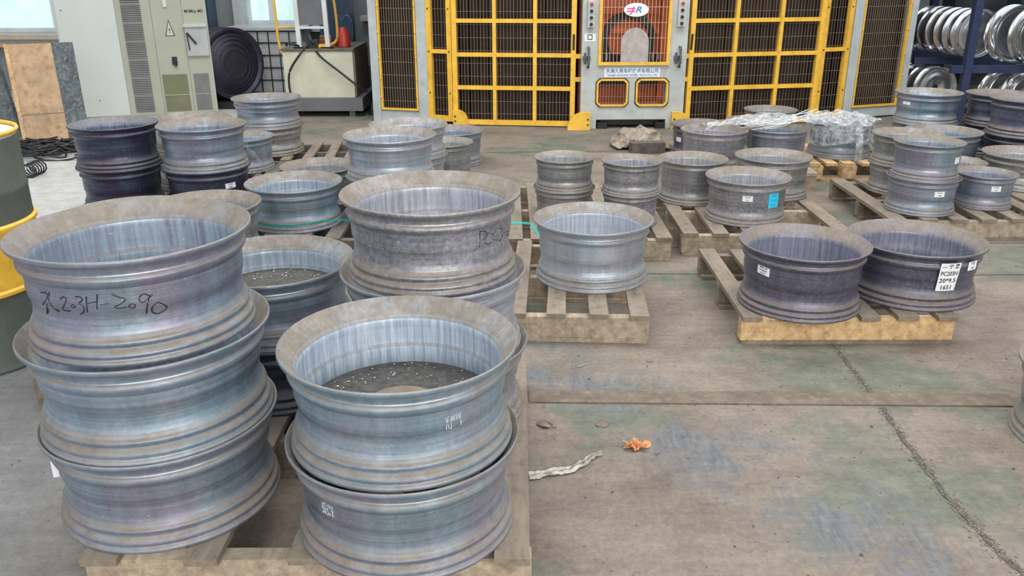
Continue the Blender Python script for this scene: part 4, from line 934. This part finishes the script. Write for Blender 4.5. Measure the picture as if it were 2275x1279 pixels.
def strip(u, v): 
    return (-1.56+.22*v+.03*u, 4.90-.10*v-.05*u, .50-.27*v+.03*(u-.5))
obj('sheet', crumple(strip, 10, 30, .012, 16, 3), FILM, f3, world=True)
obj('sheet_end', crumple(lambda u, v: (-1.35+.22*v, 4.80+.06*u, .24-.03*u), 6, 20, .012, 16, 5), FILM, f3, world=True)
# green strap: round B1's foot, then slack behind the centre stack
mb = MB(); pts = []
for k in range(15):
    a = math.radians(-150+k*7.4); pts.append((-1.1844+.250*math.cos(a), 4.5145+.250*math.sin(a), .172+.0008*k))
pts += [(-.90, 4.33, .19), (-.72, 4.26, .20), (-.50, 4.22, .205)]
for a, b in zip(pts, pts[1:]): mb.bar(a, b, .002, .009)
t_ = tag(rebase(obj('packing_strap', mb, GREEN, None, False), (-1.18, 4.5, .13)), 'green packing strap stretched round the foot of the blue grey rim', 'strap')
mb = MB()
pts = [(-.03, 3.9, .30), (.05, 3.92, .29), (.09, 3.98, .27), (.145, 3.85, .235)]
for a, b in zip(pts, pts[1:]): mb.bar(a, b, .016, .002, (0, -1, 1))
tag(rebase(obj('packing_strap', mb, GREEN, None, False), (0, 3.9, .13)), 'loose end of green strap right of the centre stack', 'strap')
# sacking heap
def heap(u, v):
    x = .87+.46*u; y = 7.06+.36*v; e = math.sin(PI*u)**.5*math.sin(PI*min(1, v*1.0))**.5 if 0 < u < 1 and 0 < v < 1 else 0
    return (x, y, .015+.13*e)
tag(rebase(obj('sacking', crumple(heap, 60, 36, .05, 8, 11), TARP), (1.2, 7.2, 0)), 'crumpled brown dusty sacking lying before the enclosure', 'sacking')
tag(rebase(obj('timber_offcut', MB().bar((.98, 6.95, .045), (1.26, 6.98, .045), .10, .09), W_DARK, None, False), (1.22, 6.98, 0)), 'dark timber offcut in front of the brown sacking', 'timber')
# boards lying between pallets
for (a, b, w, t, lb) in (((1.91, 4.25, .016), (1.86, 4.84, .016), .07, .03, 'broken board lying on the floor right of the splintered pallet'),):
    tag(rebase(obj('loose_board', MB().bar(a, b, w, t), W_MID, None, False), ((a[0]+b[0])/2, (a[1]+b[1])/2, 0)), lb, 'board')
mb = MB(); pts = [(.05, 2.185, .012), (.10, 2.20, .014), (.17, 2.215, .016), (.215, 2.25, .02), (.25, 2.29, .012), (.283, 2.314, .010)]
wds = [.022, .020, .020, .024, .013, .006]
o = obj('torn_strip', crumple(lambda u, v: (lambda i, f: (pts[i][0]+(pts[i+1][0]-pts[i][0])*f, pts[i][1]+(pts[i+1][1]-pts[i][1])*f+(v-.5)*(wds[i]+(wds[i+1]-wds[i])*f)*1.3, .004+.01*math.sin(v*9)))(min(4, int(u*5)), u*5-min(4, int(u*5))), 60, 8, .007, 40, 1), paint('torn_plastic', (.40, .37, .32), .35, var=.4, scale=60))
tag(rebase(o, (.16, 2.22, 0)), 'crumpled torn plastic strip on the floor right of the front pallet', 'scrap')
lf = thing('dry_leaf', 'curled orange dry leaf lying on the open floor', 'leaf', (.395, 2.354, 0))
def leaf(u, v):
    a = 2*PI*u; r = v*(.022+.013*abs(math.cos(3.5*a))); return (.395+r*math.cos(a)*1.35, 2.354+r*math.sin(a)*.75, .005+.010*v*(1+math.sin(a*5))+.004*math.sin(19*a))
obj('blade', MB().grid(leaf, 40, 6), LEAF, lf, world=True)
obj('stalk', MB().tube([(.36, 2.36, .006), (.33, 2.368, .004), (.315, 2.366, .004)], .0013, 5), W_OLD, lf, world=True)
for (x, y, l, a, lb) in ((.27, 2.95, .05, .6, 'small pale wood splinter beyond the floor strip'), (.505, 2.68, .035, .3, 'pale wood chip lying on the brown floor strip'), (.405, 1.72, .045, -.7, 'pale splinter near the bottom of the view')):
    d = Vector((math.cos(a), math.sin(a), 0))*l/2
    tag(rebase(obj('wood_chip', MB().bar((x-d.x, y-d.y, .003), (x+d.x, y+d.y, .003), .005, .004), W_MID, None, False), (x, y, 0)), lb, 'wood chip')
for (x, y, r, lb) in ((.115, 2.50, .022, 'dark clod of dirt beside the right edge of the front pallet'), (.535, 2.99, .009, 'small black crumb on the floor beyond the strip'), (.30, 2.50, .014, 'flat dark clod left of the dry leaf')):
    def cl(u, v, x=x, y=y, r=r): a = 2*PI*u; return (x+r*1.6*math.cos(a)*math.sin(PI*v/2), y+r*math.sin(a)*math.sin(PI*v/2), r*.5*math.cos(PI*v/2))
    tag(rebase(obj('dirt_clod', crumple(cl, 18, 6, r*.5, 60), MUD), (x, y, 0)), lb, 'clod')
